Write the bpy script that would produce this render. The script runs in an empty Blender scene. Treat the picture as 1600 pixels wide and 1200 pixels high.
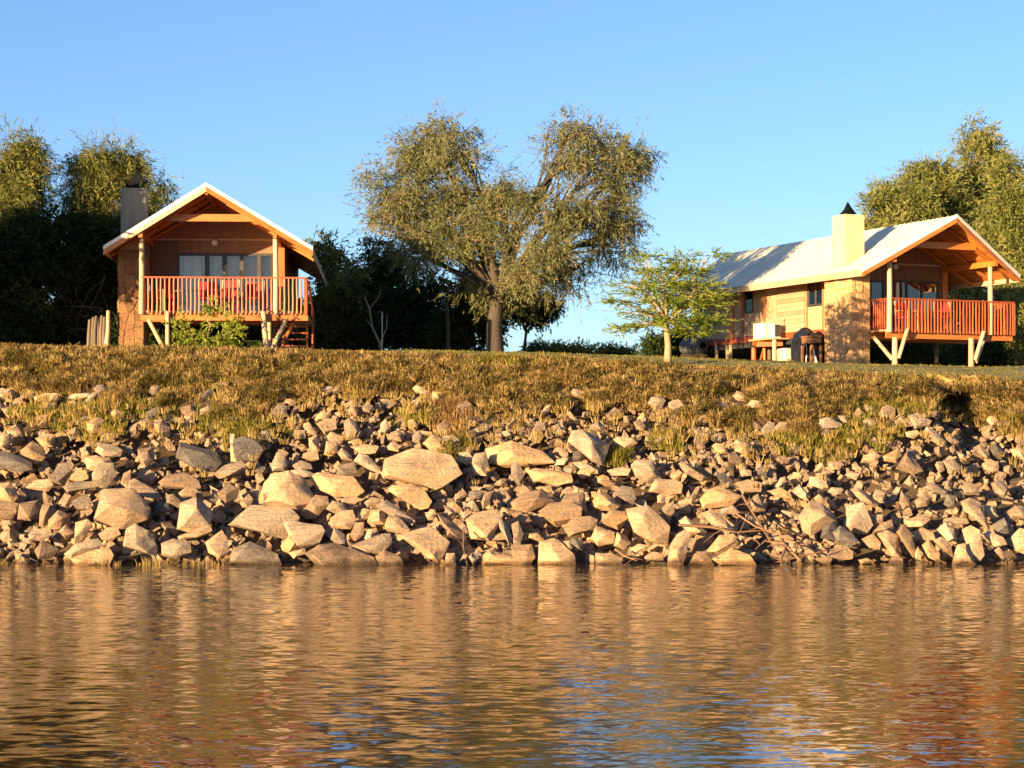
import bpy, bmesh, math, random
import numpy as np
from mathutils import Vector, Matrix, noise as mnoise

random.seed(7)
RNG = np.random.default_rng(7)
SC = bpy.context.scene
COL = SC.collection
PI = math.pi

# ------------------------------------------------------------------ camera, sky, sun, exposure
FPX, HOR, CAMZ = 3361.0, 707.0, 2.5          # focal length and horizon in photo pixels, eye height in metres
cam_d = bpy.data.cameras.new('camera')
cam = bpy.data.objects.new('camera', cam_d)
COL.objects.link(cam)
cam.location = (0, 0, CAMZ)
cam.rotation_euler = (PI / 2, 0, 0)
cam_d.sensor_width = 36.0
cam_d.lens = FPX / 1600 * 36
cam_d.shift_y = (HOR - 600) / 1600
cam_d.clip_end = 6000
SC.camera = cam

SUN_EL = math.radians(6.0)
SUN_TRAVEL = math.radians(48.8)              # compass-free heading in which the sunlight travels, from +X towards +Y
w = bpy.data.worlds.new('World')
SC.world = w
w.use_nodes = True
nt = w.node_tree
bg = nt.nodes['Background']
sky = nt.nodes.new('ShaderNodeTexSky')
sky.sky_type = 'NISHITA'
sky.sun_disc = False
sky.sun_elevation = SUN_EL
sky.sun_rotation = math.radians(270) - SUN_TRAVEL
sky.air_density, sky.dust_density, sky.ozone_density, sky.altitude = 0.75, 0.3, 2.0, 0.0
tint = nt.nodes.new('ShaderNodeMix')        # clear dry air: a little bluer than the model's
tint.data_type = 'RGBA'
tint.blend_type = 'MULTIPLY'
tint.inputs[0].default_value = 1.0
tint.inputs[7].default_value = (0.76, 0.81, 1.0, 1)
nt.links.new(sky.outputs[0], tint.inputs[6])
nt.links.new(tint.outputs[2], bg.inputs[0])
bg.inputs[1].default_value = 0.089

sl = bpy.data.lights.new('sun', 'SUN')
sl.energy = 4.85
sl.color = (1.0, 0.72, 0.38)
sl.angle = math.radians(0.5)
so = bpy.data.objects.new('sun', sl)
COL.objects.link(so)
so.rotation_euler = Vector((math.cos(SUN_TRAVEL) * math.cos(SUN_EL), math.sin(SUN_TRAVEL) * math.cos(SUN_EL), -math.sin(SUN_EL))).to_track_quat('-Z', 'Y').to_euler()
so.location = (-30, 0, 30)

SC.view_settings.view_transform = 'Standard'
SC.view_settings.look = 'None'
SC.view_settings.gamma = 1.0
SC.view_settings.use_curve_mapping = False
SC.view_settings.exposure = 1.75

# ------------------------------------------------------------------ helpers
def at(px, py, Y):
    """the point at distance Y that the photo shows at pixel (px, py)"""
    return np.array(((px - 800) * Y / FPX, Y, CAMZ + (HOR - py) * Y / FPX))


class MB:
    """collects shapes, links them as one mesh object"""
    def __init__(self):
        self.v, self.f = [], []

    def add(self, vs, fs):
        b = len(self.v)
        self.v.extend([tuple(map(float, p)) for p in vs])
        self.f.extend([tuple(b + i for i in q) for q in fs])
        return self

    def box(self, x0, x1, y0, y1, z0, z1):
        vs = [(x, y, z) for x in (x0, x1) for y in (y0, y1) for z in (z0, z1)]
        return self.add(vs, [(0, 1, 3, 2), (4, 6, 7, 5), (0, 4, 5, 1), (2, 3, 7, 6), (0, 2, 6, 4), (1, 5, 7, 3)])

    def tube(self, pts, rad, n=8, cap=True):
        pts = [Vector(p) for p in pts]
        if not hasattr(rad, '__len__'):
            rad = [rad] * len(pts)
        b = len(self.v)
        for i, p in enumerate(pts):
            d = (pts[min(i + 1, len(pts) - 1)] - pts[max(i - 1, 0)])
            d = d.normalized() if d.length > 1e-6 else Vector((0, 0, 1))
            a = d.cross(Vector((0.13, 0.97, 0.2)))
            if a.length < 0.05:
                a = d.cross(Vector((1, 0, 0)))
            a.normalize()
            c = d.cross(a)
            for k in range(n):
                q = p + (a * math.cos(2 * PI * k / n) + c * math.sin(2 * PI * k / n)) * rad[i]
                self.v.append((q.x, q.y, q.z))
        for i in range(len(pts) - 1):
            for k in range(n):
                k2 = (k + 1) % n
                self.f.append((b + i * n + k, b + i * n + k2, b + (i + 1) * n + k2, b + (i + 1) * n + k))
        if cap:
            self.f.append(tuple(b + k for k in range(n))[::-1])
            self.f.append(tuple(b + (len(pts) - 1) * n + k for k in range(n)))
        return self

    def beam(self, p, q, wd, ht, up=(0, 0, 1)):
        """a square-cut timber from p to q"""
        p, q = Vector(p), Vector(q)
        d = (q - p).normalized()
        s = d.cross(Vector(up)).normalized() * wd / 2
        u = s.cross(d).normalized() * ht / 2
        vs = [e + s * a + u * b for e in (p, q) for a in (-1, 1) for b in (-1, 1)]
        return self.add(vs, [(0, 1, 3, 2), (4, 6, 7, 5), (0, 4, 5, 1), (2, 3, 7, 6), (0, 2, 6, 4), (1, 5, 7, 3)])

    def prism(self, poly, axis, a, b):
        """polygon (two coordinates) pushed along an axis from a to b"""
        def P(p, h):
            return (h, p[0], p[1]) if axis == 'x' else (p[0], h, p[1]) if axis == 'y' else (p[0], p[1], h)
        n = len(poly)
        vs = [P(p, a) for p in poly] + [P(p, b) for p in poly]
        fs = [tuple(range(n))[::-1], tuple(range(n, 2 * n))] + [(i, (i + 1) % n, n + (i + 1) % n, n + i) for i in range(n)]
        return self.add(vs, fs)

    def mesh(self, name, mat, smooth=None):
        me = bpy.data.meshes.new(name)
        me.from_pydata(self.v, [], self.f)
        me.materials.append(mat)
        bm = bmesh.new()
        bm.from_mesh(me)
        bmesh.ops.recalc_face_normals(bm, faces=bm.faces)
        bm.to_mesh(me)
        bm.free()
        if smooth is not None:
            me.shade_smooth()
            me.set_sharp_from_angle(angle=math.radians(smooth))
        return me

    def build(self, name, mat, parent=None, smooth=None):
        return link(name, self.mesh(name, mat, smooth), parent)


def link(name, me, parent=None, loc=None):
    o = bpy.data.objects.new(name, me)
    COL.objects.link(o)
    o.parent = parent
    if loc is not None:
        o.location = loc
    return o


def tag(o, label=None, cat=None, group=None, kind=None):
    for k, v in (('label', label), ('category', cat), ('group', group), ('kind', kind)):
        if v:
            o[k] = v
    return o


def thing(name, label, cat, loc=(0, 0, 0), rz=0.0, group=None):
    o = link(name, None)
    o.location = loc
    o.rotation_euler = (0, 0, rz)
    return tag(o, label, cat, group)


def copy_tree(o, parent=None):
    c = o.copy()
    COL.objects.link(c)
    c.parent = parent
    for ch in list(o.children):
        copy_tree(ch, c)
    return c


def quads(name, V, mat, nper=4, tris=None):
    """a mesh of equal small faces from an (n*nper, 3) array; tris: a list of index tuples within each island"""
    V = np.asarray(V, np.float32)
    n = len(V) // nper
    tris = tris or [tuple(range(nper))]
    idx, start, tot, s = [], [], [], 0
    base = np.arange(n) * nper
    per = np.concatenate([np.array(t) for t in tris])
    li = (base[:, None] + per[None, :]).ravel()
    lens = np.tile(np.array([len(t) for t in tris]), n)
    st = np.concatenate([[0], np.cumsum(lens)[:-1]])
    me = bpy.data.meshes.new(name)
    me.vertices.add(len(V))
    me.vertices.foreach_set('co', V.ravel())
    me.loops.add(len(li))
    me.loops.foreach_set('vertex_index', li.astype(np.int32))
    me.polygons.add(len(lens))
    me.polygons.foreach_set('loop_start', st.astype(np.int32))
    me.update(calc_edges=True)
    me.validate()
    me.materials.append(mat)
    return me


def unit(a):
    return a / np.maximum(np.linalg.norm(a, axis=-1, keepdims=True), 1e-9)

# ------------------------------------------------------------------ materials
def new_mat(name):
    m = bpy.data.materials.new(name)
    m.use_nodes = True
    return m, m.node_tree, m.node_tree.nodes['Principled BSDF']


def ramp(nt, fac, stops):
    r = nt.nodes.new('ShaderNodeValToRGB')
    els = r.color_ramp.elements
    while len(els) < len(stops):
        els.new(0.5)
    for e, (p, c) in zip(els, stops):
        e.position = p
        e.color = (*c, 1)
    nt.links.new(fac, r.inputs[0])
    return r.outputs[0]


def noise_tex(nt, scale, detail=4, rough=0.6, stretch=None, coord='Object'):
    tc = nt.nodes.new('ShaderNodeTexCoord')
    n = nt.nodes.new('ShaderNodeTexNoise')
    n.inputs['Scale'].default_value = scale
    n.inputs['Detail'].default_value = detail
    n.inputs['Roughness'].default_value = rough
    if coord == 'World':
        out = nt.nodes.new('ShaderNodeNewGeometry').outputs['Position']
    else:
        out = tc.outputs[coord]
    if stretch:
        mp = nt.nodes.new('ShaderNodeMapping')
        mp.inputs['Scale'].default_value = stretch
        nt.links.new(out, mp.inputs[0])
        out = mp.outputs[0]
    nt.links.new(out, n.inputs['Vector'])
    return n


def mix(nt, fac, a, b, mode='MIX'):
    m = nt.nodes.new('ShaderNodeMix')
    m.data_type = 'RGBA'
    m.blend_type = mode
    if isinstance(fac, float):
        m.inputs[0].default_value = fac
    else:
        nt.links.new(fac, m.inputs[0])
    for s, x in ((6, a), (7, b)):
        if isinstance(x, tuple):
            m.inputs[s].default_value = (*x, 1)
        else:
            nt.links.new(x, m.inputs[s])
    return m.outputs[2]


def bump(nt, bsdf, height, dist=0.02, strength=0.6):
    b = nt.nodes.new('ShaderNodeBump')
    b.inputs['Distance'].default_value = dist
    b.inputs['Strength'].default_value = strength
    nt.links.new(height, b.inputs['Height'])
    nt.links.new(b.outputs[0], bsdf.inputs['Normal'])


def wood(name, c, rough=0.6, vary=0.35, along=(1, 1, 0.12), scale=9.0):
    m, nt, b = new_mat(name)
    n = noise_tex(nt, scale, 5, 0.65, along)
    oi = nt.nodes.new('ShaderNodeObjectInfo')
    d = tuple(x * (1 - vary) for x in c)
    l = tuple(min(1, x * (1 + vary * 0.6)) for x in c)
    col = ramp(nt, n.outputs[0], [(0.3, d), (0.5, c), (0.7, l)])
    tone = ramp(nt, oi.outputs['Random'], [(0.0, (0.72, 0.7, 0.68)), (1.0, (1.12, 1.08, 1.05))])
    col = mix(nt, 1.0, col, tone, 'MULTIPLY')
    nt.links.new(col, b.inputs['Base Color'])
    b.inputs['Roughness'].default_value = rough
    bump(nt, b, n.outputs[0], 0.006, 0.5)
    return m


def plain(name, c, rough=0.7, vary=0.12, scale=3.0, metal=0.0, stretch=None):
    m, nt, b = new_mat(name)
    n = noise_tex(nt, scale, 6, 0.65, stretch)
    d = tuple(x * (1 - vary) for x in c)
    l = tuple(min(1, x * (1 + vary)) for x in c)
    nt.links.new(ramp(nt, n.outputs[0], [(0.35, d), (0.65, l)]), b.inputs['Base Color'])
    b.inputs['Roughness'].default_value = rough
    b.inputs['Metallic'].default_value = metal
    bump(nt, b, n.outputs[0], 0.004, 0.3)
    return m


def rock_mat(name, c, dark=0.55):
    m, nt, b = new_mat(name)
    oi = nt.nodes.new('ShaderNodeObjectInfo')
    big = noise_tex(nt, 1.6, 5, 0.62, None, 'World')
    fine = noise_tex(nt, 14, 6, 0.7, None, 'World')
    lay = noise_tex(nt, 2.2, 4, 0.6, (1.0, 1.0, 7.0))
    d = tuple(x * dark for x in c)
    l = tuple(min(1, x * 1.22) for x in c)
    col = ramp(nt, big.outputs[0], [(0.28, d), (0.46, c), (0.68, l)])
    grey = tuple(sum(c) / 3 * k for k in (0.62, 0.6, 0.56))
    streak = ramp(nt, lay.outputs[0], [(0.5, (0, 0, 0)), (0.68, (1, 1, 1))])
    sep = nt.nodes.new('ShaderNodeRGBToBW')
    nt.links.new(streak, sep.inputs[0])
    mul = nt.nodes.new('ShaderNodeMath')
    mul.operation = 'MULTIPLY'
    mul.inputs[1].default_value = 0.6
    nt.links.new(sep.outputs[0], mul.inputs[0])
    col = mix(nt, mul.outputs[0], col, grey)
    col = mix(nt, 0.5, col, ramp(nt, fine.outputs[0], [(0.3, (0.55, 0.53, 0.5)), (0.6, (1.08, 1.05, 1.0))]), 'MULTIPLY')
    col = mix(nt, 1.0, col, ramp(nt, oi.outputs['Random'], [(0.0, (0.66, 0.66, 0.69)), (0.5, (0.96, 0.94, 0.92)), (1.0, (1.16, 1.13, 1.06))]), 'MULTIPLY')
    vor = nt.nodes.new('ShaderNodeTexVoronoi')
    vor.feature = 'DISTANCE_TO_EDGE'
    vor.inputs['Scale'].default_value = 1.3
    gp = nt.nodes.new('ShaderNodeNewGeometry')
    wv = nt.nodes.new('ShaderNodeVectorMath')
    wv.operation = 'MULTIPLY_ADD'
    wv.inputs[1].default_value = (.6, .6, .6)
    nt.links.new(fine.outputs['Color'], wv.inputs[0])
    nt.links.new(gp.outputs['Position'], wv.inputs[2])
    nt.links.new(wv.outputs[0], vor.inputs['Vector'])
    crack = ramp(nt, vor.outputs['Distance'], [(0.0, (0.30, 0.28, 0.26)), (0.016, (1, 1, 1))])
    col = mix(nt, 0.8, col, crack, 'MULTIPLY')
    lich = noise_tex(nt, 3.1, 6, 0.75, None, 'World')
    col = mix(nt, ramp(nt, lich.outputs[0], [(0.60, (0, 0, 0)), (0.72, (0.55, 0.55, 0.55))]), col, (0.20, 0.165, 0.12))
    sx = nt.nodes.new('ShaderNodeSeparateXYZ')
    nt.links.new(gp.outputs['Position'], sx.inputs[0])
    wl = nt.nodes.new('ShaderNodeMath')
    wl.operation = 'MULTIPLY_ADD'
    wl.inputs[1].default_value = 0.22
    nt.links.new(big.outputs[0], wl.inputs[0])
    nt.links.new(sx.outputs['Z'], wl.inputs[2])
    wet = ramp(nt, wl.outputs[0], [(0.15, (0.34, 0.31, 0.28)), (0.24, (1, 1, 1))])
    col = mix(nt, 1.0, col, wet, 'MULTIPLY')
    nt.links.new(col, b.inputs['Base Color'])
    b.inputs['Roughness'].default_value = 0.85
    b.inputs['Specular IOR Level'].default_value = 0.25
    add = nt.nodes.new('ShaderNodeMath')
    add.operation = 'ADD'
    nt.links.new(fine.outputs[0], add.inputs[0])
    nt.links.new(lay.outputs[0], add.inputs[1])
    bump(nt, b, add.outputs[0], 0.07, 0.75)
    return m


def leaf_mat(name, stops, trans=0.35, clump=1.2):
    m, nt, b = new_mat(name)
    g = nt.nodes.new('ShaderNodeNewGeometry')
    n = noise_tex(nt, clump, 2, 0.5, None, 'World')
    a = nt.nodes.new('ShaderNodeMath')
    a.operation = 'MULTIPLY_ADD'
    a.inputs[1].default_value = 0.55
    nt.links.new(g.outputs['Random Per Island'], a.inputs[0])
    s = nt.nodes.new('ShaderNodeMath')
    s.operation = 'MULTIPLY_ADD'
    s.inputs[1].default_value = 1.1
    s.inputs[2].default_value = -0.33
    nt.links.new(n.outputs[0], s.inputs[0])
    nt.links.new(s.outputs[0], a.inputs[2])
    col = ramp(nt, a.outputs[0], stops)
    df = nt.nodes.new('ShaderNodeBsdfDiffuse')
    tr = nt.nodes.new('ShaderNodeBsdfTranslucent')
    mx = nt.nodes.new('ShaderNodeMixShader')
    mx.inputs[0].default_value = trans
    nt.links.new(col, df.inputs[0])
    nt.links.new(col, tr.inputs[0])
    nt.links.new(df.outputs[0], mx.inputs[1])
    nt.links.new(tr.outputs[0], mx.inputs[2])
    nt.links.new(mx.outputs[0], nt.nodes['Material Output'].inputs[0])
    nt.nodes.remove(b)
    return m


M = {}
M['pole'] = wood('pale_pole_wood', (0.55, 0.40, 0.23), 0.7, 0.25)
M['orange'] = wood('varnished_orange_wood', (0.50, 0.16, 0.03), 0.45, 0.35)
M['orange_h'] = wood('varnished_orange_beam', (0.52, 0.17, 0.035), 0.45, 0.35, (0.12, 1, 1))
M['ceiling'] = wood('varnished_ceiling_boards', (0.62, 0.21, 0.038), 0.5, 0.35, (1, 0.12, 1))
M['red'] = wood('red_brown_rail_wood', (0.44, 0.085, 0.018), 0.5, 0.35)
M['deck'] = wood('deck_boards', (0.55, 0.35, 0.18), 0.65, 0.25, (1, 0.1, 1))
M['fascia'] = wood('pale_fascia_wood', (0.58, 0.38, 0.22), 0.6, 0.3, (1, 0.1, 1))
M['wall'] = wood('tan_wall_board', (0.38, 0.28, 0.165), 0.65, 0.14, (1, 1, 0.2), 4)
M['dark_wall'] = wood('brown_stained_wall_board', (0.22, 0.105, 0.05), 0.6, 0.3, (1, 1, 0.15), 6)
M['shaded_wall'] = wood('shaded_brown_wall_board', (0.27, 0.13, 0.06), 0.6, 0.2, (1, 1, 0.15), 6)  # shade of the left porch is put into this board colour
M['old_wood'] = wood('shaded_weathered_grey_wood', (0.15, 0.108, 0.074), 0.85, 0.45)  # weathered grey, darkened further for the shade on the log screen
M['bark'] = wood('shade_darkened_bark', (0.075, 0.054, 0.038), 0.9, 0.45)  # bark colour darkened in place of shade on the thorn trunk
M['pale_bark'] = wood('pale_bark', (0.42, 0.29, 0.17), 0.85, 0.3)
M['drift'] = wood('driftwood', (0.22, 0.12, 0.065), 0.85, 0.4)
M['roof'] = plain('cream_metal_sheet', (0.78, 0.72, 0.52), 0.5, 0.13, 2.2, 0, (.25, 1, 1))
M['trim'] = plain('white_trim_metal', (0.80, 0.75, 0.62), 0.5, 0.08)
M['plaster'] = plain('cream_plaster', (0.52, 0.455, 0.27), 0.8, 0.13, 4, 0, (1, 1, .25))
M['plaster_shade'] = plain('shaded_grey_plaster', (0.17, 0.155, 0.125), 0.85, 0.2, 4, 0, (1, 1, .25))  # darker plaster copy: the left chimney's shade is in its colour
M['black'] = plain('black_sheet_metal', (0.005, 0.005, 0.006), 0.6, 0.2)
M['black'].node_tree.nodes['Principled BSDF'].inputs['Specular IOR Level'].default_value = 0.12
M['frame'] = plain('charcoal_frame', (0.045, 0.04, 0.04), 0.5, 0.2)
M['curtain'] = plain('pale_curtain', (0.75, 0.72, 0.64), 0.9, 0.06)
M['red_cloth'] = plain('red_canvas', (0.36, 0.025, 0.03), 0.85, 0.2)
M['ac'] = plain('white_enamel', (0.60, 0.58, 0.50), 0.45, 0.04)
M['tank'] = plain('shaded_grey_green_plastic', (0.11, 0.115, 0.105), 0.6, 0.15)  # plastic darkened to carry the shade beneath the cabin
M['tarp'] = plain('black_vinyl', (0.012, 0.012, 0.016), 0.28, 0.4, 6)
M['galv'] = plain('galvanised_sheet', (0.42, 0.42, 0.38), 0.45, 0.2, 5, 0.3)
M['joint'] = plain('mortar', (0.36, 0.21, 0.10), 0.9, 0.2)
M['dark'] = plain('dark_interior', (0.03, 0.025, 0.02), 0.9, 0.2)
M['lampshade'] = plain('opal_glass', (0.75, 0.72, 0.65), 0.3, 0.05)
M['stone'] = rock_mat('flagstone', (0.72, 0.43, 0.20), 0.72)
M['stone2'] = rock_mat('red_brown_flagstone', (0.28, 0.145, 0.066), 0.62)
ROCKM = {'t': rock_mat('tan_rock', (0.51, 0.343, 0.205)), 'o': rock_mat('ochre_rock', (0.55, 0.35, 0.18)), 'g': rock_mat('grey_tan_rock', (0.38, 0.285, 0.195), 0.5),
         'd': rock_mat('dark_grey_rock', (0.19, 0.16, 0.135), 0.5), 'b': rock_mat('brown_rock', (0.36, 0.235, 0.145), 0.5), 'p': rock_mat('pale_rock', (0.60, 0.44, 0.29), 0.6)}

m, nt, b = new_mat('glass_pane')
gl = nt.nodes.new('ShaderNodeBsdfGlossy')
gl.inputs['Roughness'].default_value = 0.02
tp = nt.nodes.new('ShaderNodeBsdfTransparent')
tp.inputs[0].default_value = (0.92, 0.90, 0.86, 1)
fr = nt.nodes.new('ShaderNodeFresnel')
fr.inputs[0].default_value = 1.6
mx = nt.nodes.new('ShaderNodeMixShader')
nt.links.new(fr.outputs[0], mx.inputs[0])
nt.links.new(tp.outputs[0], mx.inputs[1])
nt.links.new(gl.outputs[0], mx.inputs[2])
nt.links.new(mx.outputs[0], nt.nodes['Material Output'].inputs[0])
nt.nodes.remove(b)
M['glass'] = m

# soil and lawn
m, nt, b = new_mat('bank_soil')
n = noise_tex(nt, 1.3, 6, 0.65, None, 'World')
nt.links.new(ramp(nt, n.outputs[0], [(0.3, (0.045, 0.027, 0.014)), (0.55, (0.11, 0.066, 0.033)), (0.75, (0.19, 0.12, 0.06))]), b.inputs['Base Color'])
b.inputs['Roughness'].default_value = 0.95
n2 = noise_tex(nt, 9, 6, 0.7, None, 'World')
bump(nt, b, n2.outputs[0], 0.12, 0.7)
M['soil'] = m
m, nt, b = new_mat('lawn_ground')
n = noise_tex(nt, 0.9, 6, 0.65, None, 'World')
nt.links.new(ramp(nt, n.outputs[0], [(0.32, (0.10, 0.10, 0.03)), (0.5, (0.20, 0.19, 0.06)), (0.7, (0.30, 0.24, 0.10))]), b.inputs['Base Color'])
b.inputs['Roughness'].default_value = 0.95
n2 = noise_tex(nt, 14, 6, 0.7, None, 'World')
bump(nt, b, n2.outputs[0], 0.06, 0.8)
M['lawn'] = m

# river water: murky brown, rippled by slope noise
m, nt, b = new_mat('river_water')
b.inputs['Base Color'].default_value = (0.075, 0.042, 0.015, 1)
b.inputs['Roughness'].default_value = 0.06
b.inputs['IOR'].default_value = 1.6
geo = nt.nodes.new('ShaderNodeNewGeometry')
tot = None
for sc_, amp, st in ((6.0, 0.23, (0.6, 1.1, 1.0)), (0.6, 0.010, (0.6, 1, 1)), (14.0, 0.05, (0.55, 1.2, 1))):
    nn = noise_tex(nt, sc_, 2, 0.5, st, 'World')
    v = nt.nodes.new('ShaderNodeVectorMath')
    v.operation = 'MULTIPLY_ADD'
    v.inputs[1].default_value = (amp, amp, 0)
    v.inputs[2].default_value = (-amp / 2, -amp / 2, 0)
    nt.links.new(nn.outputs['Color'], v.inputs[0])
    if tot is None:
        tot = v.outputs[0]
    else:
        a = nt.nodes.new('ShaderNodeVectorMath')
        nt.links.new(tot, a.inputs[0])
        nt.links.new(v.outputs[0], a.inputs[1])
        tot = a.outputs[0]
a = nt.nodes.new('ShaderNodeVectorMath')
a.inputs[1].default_value = (0, 0, 1)
nt.links.new(tot, a.inputs[0])
nm = nt.nodes.new('ShaderNodeVectorMath')
nm.operation = 'NORMALIZE'
nt.links.new(a.outputs[0], nm.inputs[0])
nt.links.new(nm.outputs[0], b.inputs['Normal'])
M['water'] = m

# ------------------------------------------------------------------ terrain
Y_SHORE, Y_LIP = 48.0, 57.0
LIPX = np.array([-2500, 0, 200, 400, 600, 800, 1000, 1060, 1200, 1360, 1480, 1600, 1800, 4000.0])
LIPY = np.array([540, 541, 543, 547, 552, 558, 566, 571, 576, 585, 592, 596, 600, 605.0])


def wob(X, Y, s=1.0):
    return (np.sin(X * 1.7 * s + 1.3 * np.sin(Y * 1.1 * s)) + np.sin(Y * 2.3 * s + X * 0.6 * s + 2) + 0.6 * np.sin(X * 4.1 * s + Y * 3.3 * s)) / 2.6


def lip_z(X):
    px = 800 + np.asarray(X) * FPX / Y_LIP
    return CAMZ + (HOR - np.interp(px, LIPX, LIPY)) * Y_LIP / FPX + 0.035 * wob(np.asarray(X) * 1.3, 5.0)


def plateau_z(X):
    return np.interp(X, [-15, -2, 4, 9, 13, 18, 40], [5.5, 5.5, 5.35, 5.14, 5.06, 5.0, 4.95])


def ground_z(X, Y):
    s = np.clip((np.asarray(Y) - Y_LIP) / 7.0, 0, 1)
    s = s * s * (3 - 2 * s)
    zl = lip_z(X)
    return zl + (plateau_z(X) - zl) * s + 0.03 * wob(np.asarray(X), np.asarray(Y)) * s


def rec(px, t):
    """hollows washed out of the bank at its right-hand end"""
    b1 = np.clip((px - 1456 - 14 * np.sin(t * 40)) / 22, 0, 1) * np.clip((1562 - px) / 40, 0, 1) * np.clip((t - .74) / .07, 0, 1) * np.clip((.995 - t) / .02, 0, 1)
    b2 = np.clip((px - 1540) / 10, 0, 1) * np.clip((t - .44) / .08, 0, 1) * np.clip((.80 - t) / .08, 0, 1)
    return 1.0 * b1 + .8 * b2 * (1 - b1)


def bank_pt(X, t):
    """the bank's face: t = 0 at the waterline, 1 at the grassy lip"""
    X = np.asarray(X, float)
    zl = lip_z(X)
    px = 800 + X * FPX / 56
    wsc = 0.22 + 0.68 * np.clip((px - 1440) / 50, 0, 1) * (0.8 + 0.2 * np.sin(px * 0.05))
    ys = Y_SHORE + 0.18 * np.sin(X * 0.9) + 0.12 * np.sin(X * 2.3 + 1)
    lo = np.clip(t / 0.9, None, 1)
    hi = np.clip((t - 0.9) / 0.1, 0, 1)
    hollow = 0.35 * np.clip((px - 1455) / 30, 0, 1) * np.clip((1545 - px) / 30, 0, 1)
    yk = Y_LIP - 0.25 + hollow
    Y = ys + (yk - ys) * lo + (Y_LIP - yk) * hi ** 2
    z = (zl - wsc) * lo + wsc * hi
    env = np.clip(t * 6, 0, 1) * np.clip((1 - t) * 8, 0, 1)
    hum = np.clip((t - .5) * 5, 0, 1) * np.clip((1 - t) * 14, 0, 1)
    Y = Y + rec(px, t)
    return np.stack([X, Y - hum * .09 * wob(X * 3.1, t * 34), z + 0.11 * wob(X, t * 9) * env + hum * .06 * wob(X * 3.1 + 1, t * 34)], -1)


TT = np.linspace(0, 1, 81)


def bank_at(px, py):
    """the point of the bank that the photo shows at a pixel"""
    Y = np.full(81, 52.0)
    for _ in range(3):
        P = bank_pt((px - 800) * Y / FPX, TT)
        Y = P[:, 1]
    yy = HOR - (P[:, 2] - CAMZ) * FPX / P[:, 1]
    t = float(np.interp(-py, -yy, TT)) if True else 0
    Y = float(np.interp(t, TT, P[:, 1]))
    return bank_pt((px - 800) * Y / FPX, t)[None][0], t


xs = np.concatenate([np.arange(-75, -16, 1.5), np.arange(-16, 17.01, 0.15), np.arange(18, 76, 1.5)])
rows = np.concatenate([np.linspace(-0.5, 0, 6), np.linspace(0.02, 0.9, 80), np.linspace(0.915, 1.0, 7)])
V = np.stack([bank_pt(xs, t) for t in rows])
ppx = 800 + V[..., 0] * FPX / V[..., 1]
ppy = HOR - (V[..., 2] - CAMZ) * FPX / V[..., 1]
RZX = [0, 60, 150, 260, 340, 400, 440, 600, 660, 700, 760, 830, 900, 960, 1030, 1080, 1150, 1260, 1330, 1390, 1410, 1470, 1540, 1600]      # how far up the rocks reach
RZY = [622, 618, 632, 640, 668, 676, 630, 618, 622, 656, 674, 646, 638, 632, 642, 666, 672, 686, 668, 650, 624, 632, 660, 682]
V[..., 1] += .78 * np.clip((ppy - np.interp(ppx, RZX, RZY)) / 25 + .5, 0, 1)
nx = len(xs)
fs = [(j * nx + i, j * nx + i + 1, (j + 1) * nx + i + 1, (j + 1) * nx + i) for j in range(len(rows) - 1) for i in range(nx - 1)]
mb = MB()
mb.v, mb.f = [tuple(p) for p in V.reshape(-1, 3)], fs
tag(mb.build('river_bank', M['soil'], None, 60), 'steep earth river bank under the rocks and dry grass', None, None, 'structure')

gy = np.concatenate([np.arange(Y_LIP, 66, 0.3), np.arange(66, 90, 1.5), [95, 105, 120, 150, 250, 600, 1500, 4000]])
xg = np.concatenate([[-4000, -1500, -500, -150], xs, [150, 500, 1500, 4000]])
V = np.array([[(x, y, float(ground_z(np.clip(x, -70, 70), y))) for x in xg] for y in gy])
V[0, :, :] = np.where(np.abs(V[0, :, :1]) < 76, V[0, :, :], V[0, :, :])
n2 = len(xg)
fs = [(j * n2 + i, j * n2 + i + 1, (j + 1) * n2 + i + 1, (j + 1) * n2 + i) for j in range(len(gy) - 1) for i in range(n2 - 1)]
mb = MB()
mb.v, mb.f = [tuple(p) for p in V.reshape(-1, 3)], fs
tag(mb.build('ground', M['lawn'], None, 60), 'level grassy ground behind the top of the bank', None, None, 'structure')

mb = MB()
mb.add([(-4000, -400, 0), (4000, -400, 0), (4000, 50.5, 0), (-4000, 50.5, 0)], [(0, 1, 2, 3)])
tag(mb.build('river_water', M['water']), 'brown rippled river water in front of the rocks', None, None, 'structure')

# ------------------------------------------------------------------ cabins
RIDGE_V, RIDGE_Z, EAVE_U, EAVE_V, EAVE_Z, BACK_R, BACK_E = -0.856, 3.427, 2.895, -0.127, 1.749, 13.0, 12.3
SLOPE = (RIDGE_Z - EAVE_Z) / EAVE_U
POST_U, POST_T, DECK_R, RAIL_H, WALL_V = 1.852, 2.02, 2.69, 0.92, 2.4


def roof_z(u):
    return RIDGE_Z - SLOPE * abs(u)


def front_v(u):
    return RIDGE_V + (EAVE_V - RIDGE_V) * abs(u) / EAVE_U


STONES = []
def stone_mesh(poly, th):
    """an irregular flagstone: polygon outline in (a, b), thickness towards +c, edges eased"""
    n = len(poly)
    c = np.mean(poly, 0)
    inner = [c + (np.array(p) - c) * 0.82 for p in poly]
    vs = [(p[0], p[1], 0) for p in poly] + [(p[0], p[1], th * 0.6) for p in poly] + [(p[0], p[1], th) for p in inner]
    fs = [tuple(range(2 * n, 3 * n))]
    for k in (0, 1):
        fs += [(k * n + i, k * n + (i + 1) % n, (k + 1) * n + (i + 1) % n, (k + 1) * n + i) for i in range(n)]
    return vs, fs


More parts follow.
